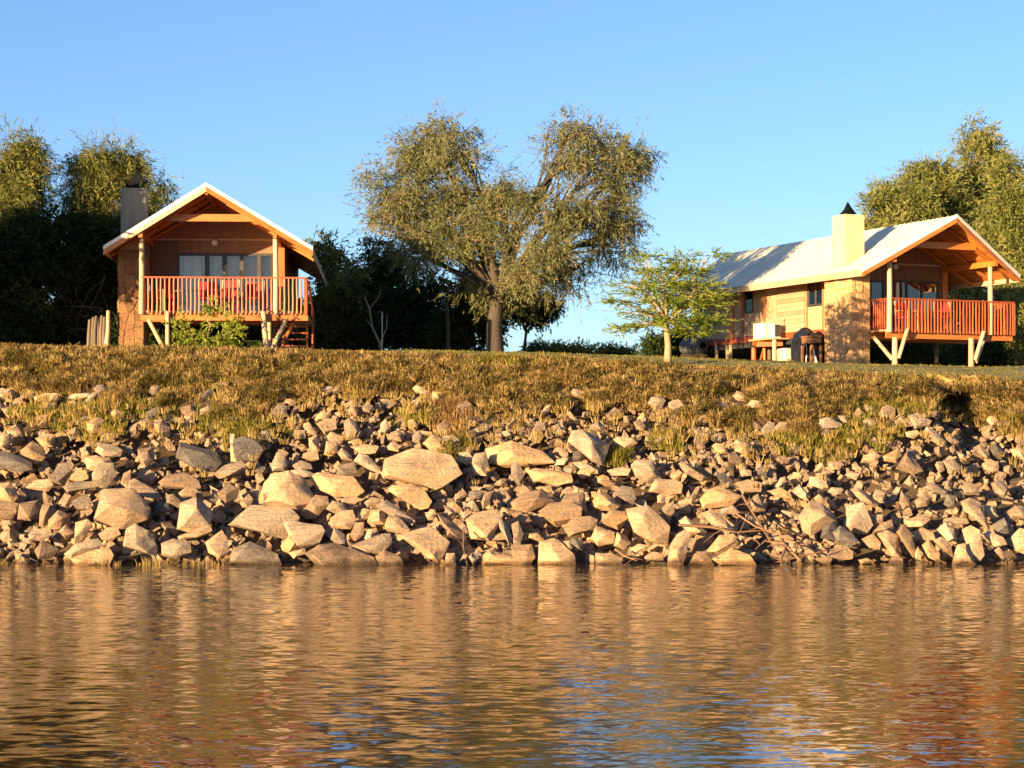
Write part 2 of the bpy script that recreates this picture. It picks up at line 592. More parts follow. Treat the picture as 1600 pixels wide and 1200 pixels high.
def clad(parent, rnd, origin, ax, bx, cx, wid, hei, mat):
    """lays irregular flagstones on a face: ax, bx span it, cx points out of it"""
    origin, ax, bx, cx = (Vector(q) for q in (origin, ax, bx, cx))
    cols = max(2, round(wid / 0.26))
    rws = max(2, round(hei / 0.24))
    J = {}
    for i in range(cols + 1):
        for j in range(rws + 1):
            dx = 0 if i in (0, cols) else rnd.uniform(-0.09, 0.09)
            dy = 0 if j in (0, rws) else rnd.uniform(-0.085, 0.085)
            J[i, j] = np.array((i * wid / cols + dx, j * hei / rws + dy))
    for i in range(cols):
        for j in range(rws):
            q = [J[i, j], J[i + 1, j], J[i + 1, j + 1], J[i, j + 1]]
            c = sum(q) / 4
            q = [c + (p - c) * (0.955 + rnd.uniform(-0.03, 0.03)) for p in q]
            vs, fs = stone_mesh(q, rnd.uniform(0.012, 0.045))
            mb = MB()
            mb.add([origin + ax * v[0] + bx * v[1] + cx * v[2] for v in vs], fs)
            mb.build('stone', mat, parent)


def make_window(parent, face, a0, a1, z0, z1, at_, frame_mat, out, curtain=None, mull=0):
    """a framed window on a wall: face 'u' (wall of constant u, a = v) or 'v' (wall of constant v, a = u)"""
    def bx(mb, p0, p1, q0, q1, d0, d1):
        d0, d1 = sorted((at_ + out * d0, at_ + out * d1))
        if face == 'u':
            mb.box(d0, d1, p0, p1, q0, q1)
        else:
            mb.box(p0, p1, d0, d1, q0, q1)
    t = 0.055
    f = MB()
    bx(f, a0, a1, z0, z0 + t, -0.02, 0.035)
    bx(f, a0, a1, z1 - t, z1, -0.02, 0.035)
    bx(f, a0, a0 + t, z0 + t + .001, z1 - t - .001, -0.02, 0.033)
    bx(f, a1 - t, a1, z0 + t + .001, z1 - t - .001, -0.02, 0.033)
    for k in range(mull):
        c = a0 + (a1 - a0) * (k + 1) / (mull + 1)
        bx(f, c - 0.02, c + 0.02, z0 + t + .001, z1 - t - .001, -0.015, 0.03)
    win = f.build('window', frame_mat, parent)
    g = MB()
    bx(g, a0 + t * .8, a1 - t * .8, z0 + t * .8, z1 - t * .8, 0.0, 0.006)
    g.build('pane', M['glass'], win)
    if curtain:
        for (c0, c1) in curtain:
            cm = MB()
            k = max(4, int((c1 - c0) / 0.03))
            vs, fs = [], []
            for i in range(k + 1):
                aa = c0 + (c1 - c0) * i / k
                dd = at_ + out * (-0.13 + 0.03 * math.sin(i * 1.9))
                for z in (z0 + 0.03, z1 - 0.04):
                    vs.append((dd, aa, z) if face == 'u' else (aa, dd, z))
            fs = [(2 * i, 2 * i + 2, 2 * i + 3, 2 * i + 1) for i in range(k)]
            cm.add(vs, fs)
            cm.build('curtain', M['curtain'], win)
    return win


def make_cabin(label, origin, deg, gfun, rnd, left_cabin):
    root = thing('stilt_cabin', label, 'cabin', origin, math.radians(deg), 'wooden stilt cabins on the river bank')
    th = math.radians(deg)

    def g(u, v):
        X = origin[0] + u * math.cos(th) - v * math.sin(th)
        Y = origin[1] + u * math.sin(th) + v * math.cos(th)
        return float(gfun(X, Y)) - origin[2] - 0.04

    # --- deck: boards run front to back, their ends show under the rail
    deck = MB()
    deck.beam((-1.9, 0.10, -0.16), (1.93, 0.10, -0.16), 0.075, 0.21)
    deck.beam((1.955, 0.09, -0.165), (DECK_R + .06, 0.09, -0.165), 0.075, 0.2)
    for v in (0.9, 1.7, 2.35):
        deck.beam((-1.9, v, -0.17), (DECK_R, v, -0.17), 0.06, 0.17)
    deck = deck.build('deck', M['orange_h'], root)
    nb = 39
    bw = (DECK_R + 1.9) / nb
    bm_ = MB().box(-bw * 0.43, bw * 0.43, 0.0, 2.42, -0.05, 0.0).mesh('deck_board', M['deck'])
    for i in range(nb):
        o = link('deck_board', bm_, deck, (-1.9 + bw * (i + 0.5), rnd.uniform(-0.015, 0.0), rnd.uniform(-0.003, 0.003)))
    for i in range(6):
        o = link('deck_board', MB().box(-bw * 0.43, bw * 0.43, 2.43, 6.5, -0.05, 0.0).mesh('deck_board', M['deck']) if i == 0 else o.data, deck, (2.05 + bw * i, 0, 0))

    # --- railing with one baluster in each gap between deck boards
    rail = MB()
    rail.beam((-POST_U, -0.075, RAIL_H), (DECK_R + .02, -0.075, RAIL_H), 0.07, 0.045)
    rail.beam((-POST_U, -0.03, RAIL_H), (-POST_U - 0.02, 0.93, RAIL_H), 0.06, 0.045)
    rail.beam((DECK_R, -0.02, RAIL_H), (DECK_R, 1.0, RAIL_H), 0.06, 0.045)
    rail = rail.build('railing', M['red'], root)
    protos = []
    for k in range(4):
        r = 0.020 + 0.0032 * k
        j = lambda: rnd.uniform(-0.008, 0.008)
        protos.append(MB().tube([(j(), j(), -0.09), (j(), j(), 0.3), (j(), j(), 0.6), (j(), j(), RAIL_H - 0.02)], [r * 1.1, r, r * 1.02, r * 0.9], 7).mesh('baluster', M['red'], 50))
    for i in range(nb):
        u = -1.9 + bw * (i + 1)
        if u < DECK_R - 0.01 and abs(u - POST_U) > 0.09 and abs(u + POST_U) > 0.07:
            link('baluster', protos[rnd.randrange(4)], rail, (u + rnd.uniform(-.008, .008), -0.075, 0))
    for v in np.arange(0.11, 0.92, 0.117):
        link('baluster', protos[rnd.randrange(4)], rail, (-POST_U - 0.01, v, 0))
    for v in np.arange(0.03, 1.0, 0.117):
        link('baluster', protos[rnd.randrange(4)], rail, (DECK_R, v, 0))
    link('baluster', MB().box(-.04, .04, -.04, .04, -.1, RAIL_H - .03).mesh('baluster', M['red']), rail, (DECK_R, -.075, 0))

    # --- round porch posts
    for s in (-1, 1):
        p = MB().tube([(s * POST_U, -0.02, -0.1), (s * POST_U + .01, -0.02, 1.0), (s * POST_U, -0.02, POST_T - .02)], [0.085, 0.08, 0.072], 12)
        p.build('porch_post', M['pole'], root, 50)

    # --- roof
    for s in (-1, 1):
        vs, fs = [], []
        ks = np.arange(RIDGE_V, BACK_R + 0.001, 0.062)
        us = np.linspace(0, EAVE_U, 7)
        for k, v in enumerate(ks):
            prof = 0.018 if (k % 4) == 0 else 0.0
            for u in us:
                vb = BACK_R + (BACK_E - BACK_R) * u / EAVE_U
                vv = min(max(v, front_v(u)), vb)
                vs.append((s * u, vv, roof_z(u) + prof))
        nu = len(us)
        nk = len(ks)
        fs = [(k * nu + i, k * nu + i + 1, (k + 1) * nu + i + 1, (k + 1) * nu + i) for k in range(nk - 1) for i in range(nu - 1)]
        mb = MB().add(vs, fs)
        # underside of the sheet
        und = [(s * u, vv, roof_z(u) - 0.02) for u, vv in ((0, RIDGE_V), (EAVE_U, EAVE_V), (EAVE_U, BACK_E), (0, BACK_R))]
        mb.add(und, [(0, 1, 2, 3)])
        mb.build('roof', M['roof'], root)
        # barge board with pale flashing over it
        bb = MB()
        p0, p1 = Vector((0, RIDGE_V - .015, RIDGE_Z)), Vector((s * EAVE_U, EAVE_V - .015, EAVE_Z))
        bb.add([p0 + Vector((0, 0, -.075)), p1 + Vector((0, 0, -.075)), p1 + Vector((0, 0, -.215)), p0 + Vector((0, 0, -.215)),
                p0 + Vector((0, .04, -.075)), p1 + Vector((0, .04, -.075)), p1 + Vector((0, .04, -.215)), p0 + Vector((0, .04, -.215))],
               [(0, 1, 2, 3), (7, 6, 5, 4), (0, 4, 5, 1), (1, 5, 6, 2), (2, 6, 7, 3), (3, 7, 4, 0)])
        bb.build('barge_board', M['orange_h'], root)
        fl = MB()
        q0, q1 = p0 + Vector((0, -.012, 0)), p1 + Vector((0, -.012, 0))
        fl.add([q0 + Vector((0, 0, .035)), q1 + Vector((0, 0, .035)), q1 + Vector((0, 0, -.072)), q0 + Vector((0, 0, -.072)),
                q0 + Vector((0, .09, .035)), q1 + Vector((0, .09, .035)), q1 + Vector((0, .09, -.072)), q0 + Vector((0, .09, -.072))],
               [(0, 1, 2, 3), (7, 6, 5, 4), (0, 4, 5, 1), (1, 5, 6, 2), (2, 6, 7, 3), (3, 7, 4, 0)])
        fl.build('roof_trim', M['trim'], root)
        ev = MB()
        ev.box(min(s * EAVE_U, s * (EAVE_U - .035)), max(s * EAVE_U, s * (EAVE_U - .035)), EAVE_V + .03, BACK_E, EAVE_Z - 0.19, EAVE_Z - 0.022)
        ev.build('eave_board', M['fascia'], root)
        # ceiling boards under the roof, laid along the eaves
        nbd = 17
        cw = EAVE_U / nbd
        for i in range(nbd):
            u0, u1 = i * cw + 0.006, (i + 1) * cw - 0.006
            if u1 > EAVE_U - 0.05:
                u1 = EAVE_U - 0.05
            mbb = MB()
            vs = []
            for u in (u0, u1):
                for v in (front_v(u) + .03, BACK_E - .1):
                    for dz in (-0.05, -0.075):
                        vs.append((s * u, v, roof_z(u) + dz))
            mbb.add(vs, [(0, 1, 3, 2), (4, 6, 7, 5), (0, 4, 5, 1), (2, 3, 7, 6), (0, 2, 6, 4), (1, 5, 7, 3)])
            mbb.build('ceiling_board', M['ceiling'], root)
        # rafters of the porch
        for v in (0.03, 1.15, 2.28):
            r = MB().beam((0.02 * s, v, roof_z(0.02) - 0.165), (s * (EAVE_U - .06), v, roof_z(EAVE_U - .06) - 0.165), 0.06, 0.16, (0, 1, 0))
            r.build('rafter', M['orange_h'], root)
        # plate on the posts
        MB().beam((s * POST_U, -0.32, POST_T + 0.07), (s * POST_U, 2.42, POST_T + 0.07), 0.11, 0.17).build('plate_beam', M['orange'], root)
    MB().beam((0, RIDGE_V + .06, RIDGE_Z - .19), (0, 2.4, RIDGE_Z - .19), 0.07, 0.2).build('ridge_beam', M['orange'], root)
    MB().beam((-1.30, -0.04, 2.585), (1.30, -0.04, 2.585), 0.05, 0.2).build('collar_tie', M['orange_h'], root)

    # --- body walls
    wl = MB()
    L0, R0 = -1.9, 1.95
    fw = 0.08
    wl.prism([(L0, -.0), (R0, 0.0), (R0, roof_z(R0) - .09), (0, roof_z(0) - .09), (L0, roof_z(L0) - .09)], 'y', 11.9, 11.9 + fw)
    wl.box(R0 - fw, R0, WALL_V + .12, 11.89, 0, roof_z(R0) - .08)
    wl.build('wall', M['dark_wall'], root)
    # side wall towards the chimney: separate boards with battens
    z1 = roof_z(L0) - .09
    def panel(v0, v1, za, zb, mt='wall', dd=0.0, nm='wall_panel'):
        MB().box(L0 + dd * .0, L0 + fw, v0 + .004, v1 - .004, za, zb).build(nm, M[mt], root)
    panel(2.4, 3.6, 0.18, z1)
    panel(3.6, 4.5, 0.18, 0.93)
    panel(4.5, 4.66, 0.18, z1)
    # lap-boarded bay
    for i in range(15):
        za = 0.18 + i * (z1 - .18) / 15
        zb = za + (z1 - .18) / 15 - .006
        MB().add([(L0 - .028, 4.68, za), (L0 - .028, 6.36, za), (L0 - .008, 6.36, zb), (L0 - .008, 4.68, zb),
                  (L0 + .05, 4.68, za), (L0 + .05, 6.36, za), (L0 + .05, 6.36, zb), (L0 + .05, 4.68, zb)],
                 [(0, 1, 2, 3), (7, 6, 5, 4), (0, 4, 5, 1), (1, 5, 6, 2), (2, 6, 7, 3), (3, 7, 4, 0)]).build('lap_board', M['wall'], root)
    panel(6.4, 7.11, 0.18, z1)
    panel(7.19, 7.92, 0.18, 0.95)
    panel(7.19, 7.90, 0.96, z1)
    panel(7.93, 8.5, 0.18, 0.96)
    panel(8.68, 9.18, 0.18, z1)
    panel(9.62, 10.7, 0.18, z1)
    panel(10.75, 11.89, 0.18, z1)
    for (v0, v1, mt) in ((7.11, 7.19, 'orange'), (8.5, 8.67, 'red'), (9.19, 9.61, 'orange'), (3.56, 3.6, 'orange'), (4.505, 4.54, 'orange')):
        MB().box(L0 - .035, L0 + fw, v0 + .002, v1 - .002, 0.15, z1).build('wall_post', M[mt], root)
    MB().box(L0 - .02, L0 + fw, 2.4, 11.9, -0.02, 0.165).build('floor_band', M['red'], root)
    MB().box(L0 + .02, R0 - .01, 2.45, 11.9, -0.2, -0.025).build('floor', M['dark'], root)
    make_window(root, 'u', 3.61, 4.5, 0.95, 1.72, L0 + .02, M['frame'], -1, None, 1)
    make_window(root, 'u', 7.91, 8.48, 0.97, 1.73, L0 + .02, M['frame'], -1, [(7.95, 8.44)])
    # porch wall
    fwall = lambda u0, u1, za, zb, mt='dark_wall', nm='porch_wall': MB().box(u0, u1, WALL_V, WALL_V + .1, za, zb).build(nm, M[mt], root)
    dl, dr = (-1.1, 1.62) if left_cabin else (-0.03, 1.66)
    dt = 1.83 if left_cabin else 1.72
    if left_cabin:
        fwall(L0, dl, 0, 2.19)
    else:
        fwall(L0, -.92, 0, 2.19)
        fwall(-.4, dl, 0, 2.19)
        fwall(-.92, -.4, 0, .5)
        fwall(-.92, -.4, 1.68, 2.19)
        make_window(root, 'v', -.92, -.4, .5, 1.68, WALL_V + .04, M['frame'], -1, None)
    fwall(dr, R0, 0, 2.19)
    fwall(dl + .003, dr - .003, dt, 2.19, 'shaded_wall' if left_cabin else 'dark_wall')
    MB().prism([(L0, 2.24), (R0, 2.24), (R0, roof_z(R0) - .085), (0, roof_z(0) - .085), (L0, roof_z(L0) - .085)], 'y', WALL_V + .01, WALL_V + .1).build('gable_wall', M['shaded_wall'] if left_cabin else M['dark_wall'], root)
    MB().box(L0, R0, WALL_V - .03, WALL_V + .09, 2.193, 2.237).build('wall_rail', M['fascia'], root)
    MB().box(1.80, 1.98, WALL_V - .045, WALL_V - .004, 0.02, 2.15).build('corner_board', M['orange'], root)
    # sliding doors
    door = MB()
    for za, zb in ((0.0, 0.09), (dt - .08, dt)):
        door.box(dl + .004, dr - .004, WALL_V - .03, WALL_V + .05, za + .002, zb - .002)
    if left_cabin:
        gaps = [(-1.05, -.32), (-.19, .18), (.31, .69), (.80, 1.19), (1.30, 1.58)]
    else:
        gaps = [(.02, .40), (.46, .98), (1.04, 1.60)]
    edges = [dl + .004] + [e for q in gaps for e in q] + [dr - .004]
    for a, c in zip(edges[0::2], edges[1::2]):
        door.box(a, c, WALL_V - .028, WALL_V + .048, 0.09, dt - .08)
    door = door.build('glass_door', M['frame'], root)
    for i, (a, c) in enumerate(gaps):
        MB().box(a - .01, c + .01, WALL_V + .005, WALL_V + .012, 0.08, dt - .07).build('pane', M['glass'], door)
        cm = MB()
        k = 10
        span = (a - .02, c + .02) if left_cabin else (a, a + (c - a) * (.35 if i else .6))
        vs = []
        for j in range(k + 1):
            uu = span[0] + (span[1] - span[0]) * j / k
            dd = WALL_V + .2 + (0.025 * math.sin(j * 2.2 + i) if left_cabin else .03 * math.sin(j))
            sw = 0 if left_cabin else .18 * math.sin(j * .5)
            vs += [(uu, dd, 0.06), (uu + sw * .2, dd, dt - .05)]
        cm.add(vs, [(2 * j, 2 * j + 2, 2 * j + 3, 2 * j + 1) for j in range(k)])
        cm.build('curtain', M['curtain'], door)
    # bulkhead lamp by the door
    lamp = MB().tube([(-.03, WALL_V - .006, 2.14), (-.03, WALL_V - .05, 2.14)], 0.11, 14).build('wall_lamp', M['frame'], root)
    MB().tube([(-.03, WALL_V - .051, 2.13), (-.03, WALL_V - .1, 2.12), (-.03, WALL_V - .13, 2.115)], [.10, .09, .045], 14).build('lamp_shade', M['lampshade'], lamp, 50)

    # --- stone chimney breast, plastered stack and black cowl
    s1, s2, s3, s4 = -2.641, -1.885, 0.924, 2.372
    gz = min(g(s1, s3), g(s2, s3), g(s1, s4)) - 0.1
    top1, top2 = roof_z(s1) - .10, roof_z(s2) - .10
    br = MB().prism([(s1 + .03, gz), (s2 - .03, gz), (s2 - .03, top2), (s1 + .03, top1)], 'y', s3 + .03, s4).build('stone_breast', M['joint'], root)
    clad(br, rnd, (s1 + .02, s3 + .03, gz), (1, 0, 0), (0, 0, 1), (0, -1, 0), s2 - s1 - .04, top1 - gz - .02, M['stone2'] if left_cabin else M['stone'])
    clad(br, rnd, (s1 + .03, s4, gz), (0, -1, 0), (0, 0, 1), (-1, 0, 0), s4 - s3 - .03, top1 - gz - .02, M['stone2'] if left_cabin else M['stone'])
    ch = MB().box(-2.593, -1.898, 1.268, 1.987, 1.6, 3.565).build('chimney', M['plaster_shade'] if left_cabin else M['plaster'], root)
    cw = MB()
    c = Vector((-2.245, 1.63, 3.565))
    cw.tube([c, c + Vector((0, 0, .07))], [.2, .15], 14)
    if left_cabin:      # hood swung side-on: a leaning scoop
        prof = [(-.26, .06), (.03, .46), (.20, .38), (.13, .10), (-.02, .07)]
        cw.prism([(c.x + a, c.z + b_) for a, b_ in prof], 'y', c.y - .17, c.y + .17)
    else:               # hood end-on: a pointed cone with a brim
        cw.tube([c + Vector((0, 0, .05)), c + Vector((0, 0, .09)), c + Vector((.0, .0, .2)), c + Vector((-.02, 0, .42))], [.27, .22, .13, .012], 14)
    cw.build('chimney_cowl', M['black'], ch, 40)

    # --- stilts and braces
    def stilt(u, v, top=-.05, r=.075, lean=(0, 0), mt='pole', nm='stilt'):
        MB().tube([(u + lean[0], v + lean[1], g(u, v) - .15), (u + lean[0] * .4, v + lean[1] * .4, (g(u, v) + top) / 2), (u, v, top)], [r * 1.12, r * 1.04, r], 10).build(nm, M[mt], root, 50)
    def brace(p, q, r=.06, mt='pole'):
        MB().tube([p, q], r, 9).build('brace', M[mt], root, 50)
    if left_cabin:
        stilt(-1.13, -.06, -.03, .062)
        brace((-1.69, .12, -.22), (-1.21, .0, g(-1.2, 0)))
        stilt(1.52, -.06, -.02, .075, (.10, 0))
        stilt(1.66, .35, -.2, .06)
        brace((2.13, .08, -.26), (1.72, .0, g(1.7, 0) + .02))
        brace((2.32, .5, -.3), (1.9, .3, g(1.9, 0) - .05), .055, 'orange')
    else:
        stilt(-1.63, .02, -.25, .085)
        brace((-2.22, .3, -.22), (-1.72, .03, g(-1.7, 0) + .25), .062)
        brace((-1.26, -.1, .0), (-1.54, -.04, g(-1.6, 0) + .28), .062)
        stilt(1.17, .02, -.21, .085)
        brace((1.55, -.1, .0), (1.27, -.04, g(1.2, 0) + .35), .062)
        brace((1.78, .2, -.22), (1.33, .02, g(1.2, 0) + .28), .062)
        stilt(-1.55, 5.72, -.03, .07)
        stilt(-1.75, 8.11, -.05, .09, (0, 0), 'red')
        for v_, tp_ in ((10.4, .1), (9.65, -.05), (9.43, -.05)):
            stilt(-1.88, v_, tp_, .065)
        brace((-1.9, 7.1, -.1), (-1.7, 8.0, g(-1.8, 8.1)), .05, 'red')
        MB().beam((-2.35, 6.9, -.14), (-1.9, 6.0, -.14), .06, .2).build('floor_joist', M['red'], root)
    for v in (2.6, 5.2, 8.0, 11.5):
        for u in (-1.2, 1.7):
            stilt(u, v, -.05, .08, (0, 0), 'old_wood')

    # --- stairs beside the deck, with a sloping handrail
    if left_cabin:
        st = MB()
        for u in (2.08, 2.68):
            st.beam((u, 1.0, -.2), (u + (.06 if u > 2.3 else -.04), -.1 if left_cabin else 2.3, g(u, 0.1)), .05, .17)
        st = st.build('stairs', M['orange'], root)
        e_v = -.05 if left_cabin else 2.3
        gg = g(2.4, .2)
        for i in range(4):
            f = (i + 1) / 5
            v = 1.0 + (e_v - 1.0) * f
            z = -.2 + (gg + .2) * f
            MB().box(2.09, 2.67, v - .11, v + .11, z - .02, z + .02).build('tread', M['red'], st)
        hr = MB()
        hr.tube([(DECK_R + .03, 1.02, RAIL_H - .02), (DECK_R + .12, 2.0, .2)], .035, 8)
        hr.tube([(DECK_R + .12, 2.0, .2), (DECK_R + .12, 2.0, -1.0)], .035, 8)
        hr.build('handrail', M['red'], root, 50)
    return root, g


CAB_L = make_cabin('front-facing stilt cabin with shaded grey chimney and red railing, beside stacked poles', (-8.448, 59.924, 6.448), 3.073, ground_z, random.Random(3), True)
CAB_R = make_cabin('angled stilt cabin with sunlit yellow chimney and long cream roof', (13.066, 65.655, 6.227), 24.296, ground_z, random.Random(4), False)


def local(cab, u, v, z):
    th = cab.rotation_euler.z
    o = cab.location
    return (o.x + u * math.cos(th) - v * math.sin(th), o.y + u * math.sin(th) + v * math.cos(th), o.z + z)


# --- red chairs on the decks
def make_chair(label, loc, rz):
    t = thing('deck_chair', label, 'chair', loc, rz, 'red chairs on the cabin decks')
    MB().box(-.24, .24, -.22, .22, .42, .46).build('seat', M['red_cloth'], t)
    MB().add([(-.24, .20, .5), (.24, .20, .5), (.24, .30, .95), (-.24, .30, .95), (-.24, .225, .5), (.24, .225, .5), (.24, .325, .95), (-.24, .325, .95)],
             [(0, 1, 2, 3), (7, 6, 5, 4), (0, 4, 5, 1), (1, 5, 6, 2), (2, 6, 7, 3), (3, 7, 4, 0)]).build('backrest', M['red_cloth'], t)
    for s in (-1, 1):
        MB().beam((s * .25, -.2, 0), (s * .25, -.2, .64), .035, .035, (0, 1, 0)).build('leg', M['pole'], t)
        MB().beam((s * .25, .22, 0), (s * .25, .31, .97), .035, .035, (0, 1, 0)).build('leg', M['pole'], t)
        MB().beam((s * .25, -.24, .655), (s * .25, .26, .655), .05, .025).build('armrest', M['pole'], t)
    return t


for u, v, rz, lab in ((-1.25, 1.35, .5, 'red canvas chair on the grey-chimney cabin deck, nearest the stone breast'),
                      (-.15, 1.5, .15, 'red canvas chair behind the railing, below the porch lamp of the grey-chimney cabin'),
                      (.42, 1.1, -.3, 'red canvas chair closest to the rail in the middle of the grey-chimney cabin deck'),
                      (1.12, 1.5, -.2, 'red canvas chair on the grey-chimney cabin deck beside the thick orange porch post')):
    make_chair(lab, local(CAB_L[0], u, v, 0.004), CAB_L[0].rotation_euler.z + rz)
for u, v, rz, lab in ((-.35, 1.2, .3, 'red chair on the yellow-chimney cabin deck in front of the small blue window'),
                      (.85, 0.9, -.2, 'red chair against the railing of the yellow-chimney cabin, before the glass doors')):
    make_chair(lab, local(CAB_R[0], u, v, 0.004), CAB_R[0].rotation_euler.z + rz)

# --- things along the side of the right-hand cabin
cr, gR = CAB_R
rzR = cr.rotation_euler.z
sh = thing('equipment_shelf', 'wooden shelf on brackets holding the white outdoor unit beside the tan wall', 'shelf', local(cr, -2.2, 6.4, 0), rzR)
MB().box(-.35, .26, -.85, .72, -.05, -.008).build('shelf_board', M['deck'], sh)
MB().beam((-.3, .5, -.13), (.24, .5, -.13), .06, .14).build('bracket', M['orange'], sh)
MB().tube([(-.22, -.72, gR(-2.4, 5.68) - .1), (-.22, -.72, -.052)], .075, 10).build('leg', M['pole'], sh, 50)
MB().tube([(.2, .6, gR(-2.0, 7.0) - .1), (.2, .6, -.052)], .05, 10).build('leg', M['orange'], sh, 50)
ac = thing('outdoor_unit', 'white boxed air conditioner outdoor unit on the shelf by the tan wall', 'air conditioner', local(cr, -2.28, 6.62, 0), rzR)
MB().box(-.15, .15, -.36, .38, .02, .52).build('casing', M['ac'], ac)
gq = MB()
for r in (.05, .11, .17, .21):
    gq.tube([(-.158, .12 + r * math.cos(a * PI / 8), .3 + r * math.sin(a * PI / 8)) for a in range(17)], .006, 5)
gq.build('fan_grille', M['ac'], ac)
MB().box(-.12, .12, -.36, -.28, 0, .02).build('foot', M['frame'], ac)
MB().box(-.12, .12, .28, .36, 0, .02).build('foot', M['frame'], ac)
sp = thing('gas_heater', 'narrow white box with dark front standing beside the outdoor unit', 'heater', local(cr, -2.3, 5.85, 0), rzR)
MB().box(-.12, .12, -.16, .16, .0, .46).build('casing', M['ac'], sp)
MB().box(-.1, .1, -.18, -.162, .04, .43).build('front_panel', M['frame'], sp)
MB().tube([(.05, -.1, .5), (.05, -.1, .62), (.12, -.1, .66)], .025, 8).build('flue', M['galv'], sp)
tk = thing('water_tank', 'grey cylindrical water tank lying under the far end of the yellow-chimney cabin', 'tank', local(cr, -2.3, 11.25, -.02), rzR)
MB().tube([(0, .62, 0), (0, .6, 0), (0, -.58, 0), (0, -.62, 0)], [.2, .27, .27, .22], 20).build('body', M['tank'], tk, 40)
MB().tube([(0, -.621, 0), (0, -.66, 0)], [.12, .11], 16).build('lid', M['black'], tk)
for v in (-.4, .4):
    MB().box(-.3, .3, v - .05, v + .05, gR(-2.3, 11.25) + .01, -.272).build('cradle', M['old_wood'], tk)
# barbecue under a black cover
bq = thing('covered_barbecue', 'barbecue under a crumpled black cover beside the stone breast', 'barbecue', local(cr, -2.62, 3.5, gR(-2.62, 3.5)), rzR)
vs, fs, NA = [], [], 44
for j, (zz, sc_) in enumerate(((1.30, .0), (1.27, .5), (1.16, .8), (.9, .92), (.55, 1.0), (.25, 1.07), (.12, 1.1))):
    for k in range(NA):
        a = 2 * PI * k / NA
        fold = 1 + .16 * math.sin(a * 5 + j * .35) * min(1, j / 3) + .09 * math.sin(a * 9 - j * .8) * min(1, j / 2) + .08 * math.sin(a * 2 + j)
        sq = 1 / max(abs(math.cos(a)), abs(math.sin(a))) ** .6
        vs.append((.27 * sc_ * fold * sq * math.cos(a), .46 * sc_ * fold * sq * math.sin(a), zz + .05 * math.sin(a * 2 + 1) * (1 if j < 3 else 0)))
fs = [(j * NA + k, j * NA + (k + 1) % NA, (j + 1) * NA + (k + 1) % NA, (j + 1) * NA + k) for j in range(6) for k in range(NA)]
MB().add(vs, fs).build('cover', M['tarp'], bq, 70)
for x in (-.2, .2):
    for y in (-.36, .36):
        MB().beam((x, y, .0), (x, y, .3), .05, .05, (0, 1, 0)).build('leg', M['galv'], bq)
tb = thing('side_table', 'tall dark wooden work table against the stone breast', 'table', local(cr, -2.85, 2.75, gR(-2.8, 2.75)), rzR)
MB().box(-.2, .18, -.32, .32, .98, 1.03).build('table_top', M['dark_wall'], tb)
MB().box(-.18, .16, -.3, .3, .80, .977).build('apron', M['dark_wall'], tb)
for x in (-.17, .15):
    for y in (-.28, .28):
        MB().beam((x, y, 0), (x, y, .739), .06, .06, (0, 1, 0)).build('leg', M['dark_wall'], tb)
bn = thing('slatted_bin', 'pale ribbed metal bin between the shelf leg and the covered barbecue', 'bin', local(cr, -2.55, 4.68, gR(-2.5, 4.68)), rzR)
MB().tube([(0, 0, 0), (0, 0, .68)], [.3, .32], 22).build('body', M['galv'], bn, 40)
MB().tube([(0, 0, .682), (0, 0, .70), (0, 0, .73)], [.34, .34, .2], 22).build('lid', M['galv'], bn, 40)
for k in range(14):
    a = 2 * PI * k / 14
    MB().tube([(.305 * math.cos(a), .305 * math.sin(a), .02), (.322 * math.cos(a), .322 * math.sin(a), .66)], .02, 6).build('slat', M['pole'], bn)
bl = thing('wooden_block', 'low pale wooden block on the grass at the foot of the covered barbecue', 'block', local(cr, -2.95, 4.0, gR(-2.9, 4.0)), rzR + .2)
MB().prism([(-.2, 0), (.2, 0), (.18, .3), (-.17, .33)], 'y', -.16, .16).build('block_body', M['pole'], bl)

# --- stacked pole screen by the left-hand cabin
pf = thing('pole_screen', 'screen of upright weathered grey logs beside the grey-chimney cabin stone breast', 'log screen', at(150, 541, 60.6))
pf.location.z = float(ground_z(pf.location.x, 60.6))
rp = random.Random(5)
for i, (px, hh) in enumerate(((138, .85), (143, .92), (148, .95), (153, .90), (158, .97), (163, .93))):
    x = (px - 150) * 60.6 / FPX
    k = rp.uniform(-.03, .03)
    MB().tube([(x, k, -.1), (x + rp.uniform(-.02, .03), k, hh * .5), (x + rp.uniform(-.02, .05), k + .03, hh)], [.062, .058, .045], 8).build('log', M['old_wood'], pf, 50)
MB().tube([(.30, -.12, -.1), (.36, -.12, .5), (.37, -.12, 1.1)], [.08, .065, .055], 9).build('post', M['pole'], pf, 50)

# ------------------------------------------------------------------ trees
def leaf_quads(pos, d, nrm, ln, wd):
    """diamond leaves: base, side, tip, side"""
    d = unit(d)
    s = unit(np.cross(d, nrm))
    ln, wd = ln[:, None], wd[:, None]
    return np.stack([pos, pos + d * ln * .45 + s * wd * .5, pos + d * ln, pos + d * ln * .45 - s * wd * .5], 1).reshape(-1, 3)


def crown_points(rng, blobs, n, shell=0.45):
    """sample points in ellipsoids (centre, radii), biased to their outer parts; returns points and outward directions"""
    C = np.array([b[0] for b in blobs])
    R = np.array([b[1] for b in blobs])
    wgt = (R[:, 0] * R[:, 2]) * np.array([b[2] if len(b) > 2 else 1 for b in blobs])
    i = rng.choice(len(blobs), n, p=wgt / wgt.sum())
    u = unit(rng.normal(size=(n, 3)))
    r = rng.random(n) ** shell
    lump = 1 + .22 * np.sin(u[:, 0] * 5 + i) * np.cos(u[:, 2] * 6 + i * 2)
    return C[i] + u * (r * lump)[:, None] * R[i], u


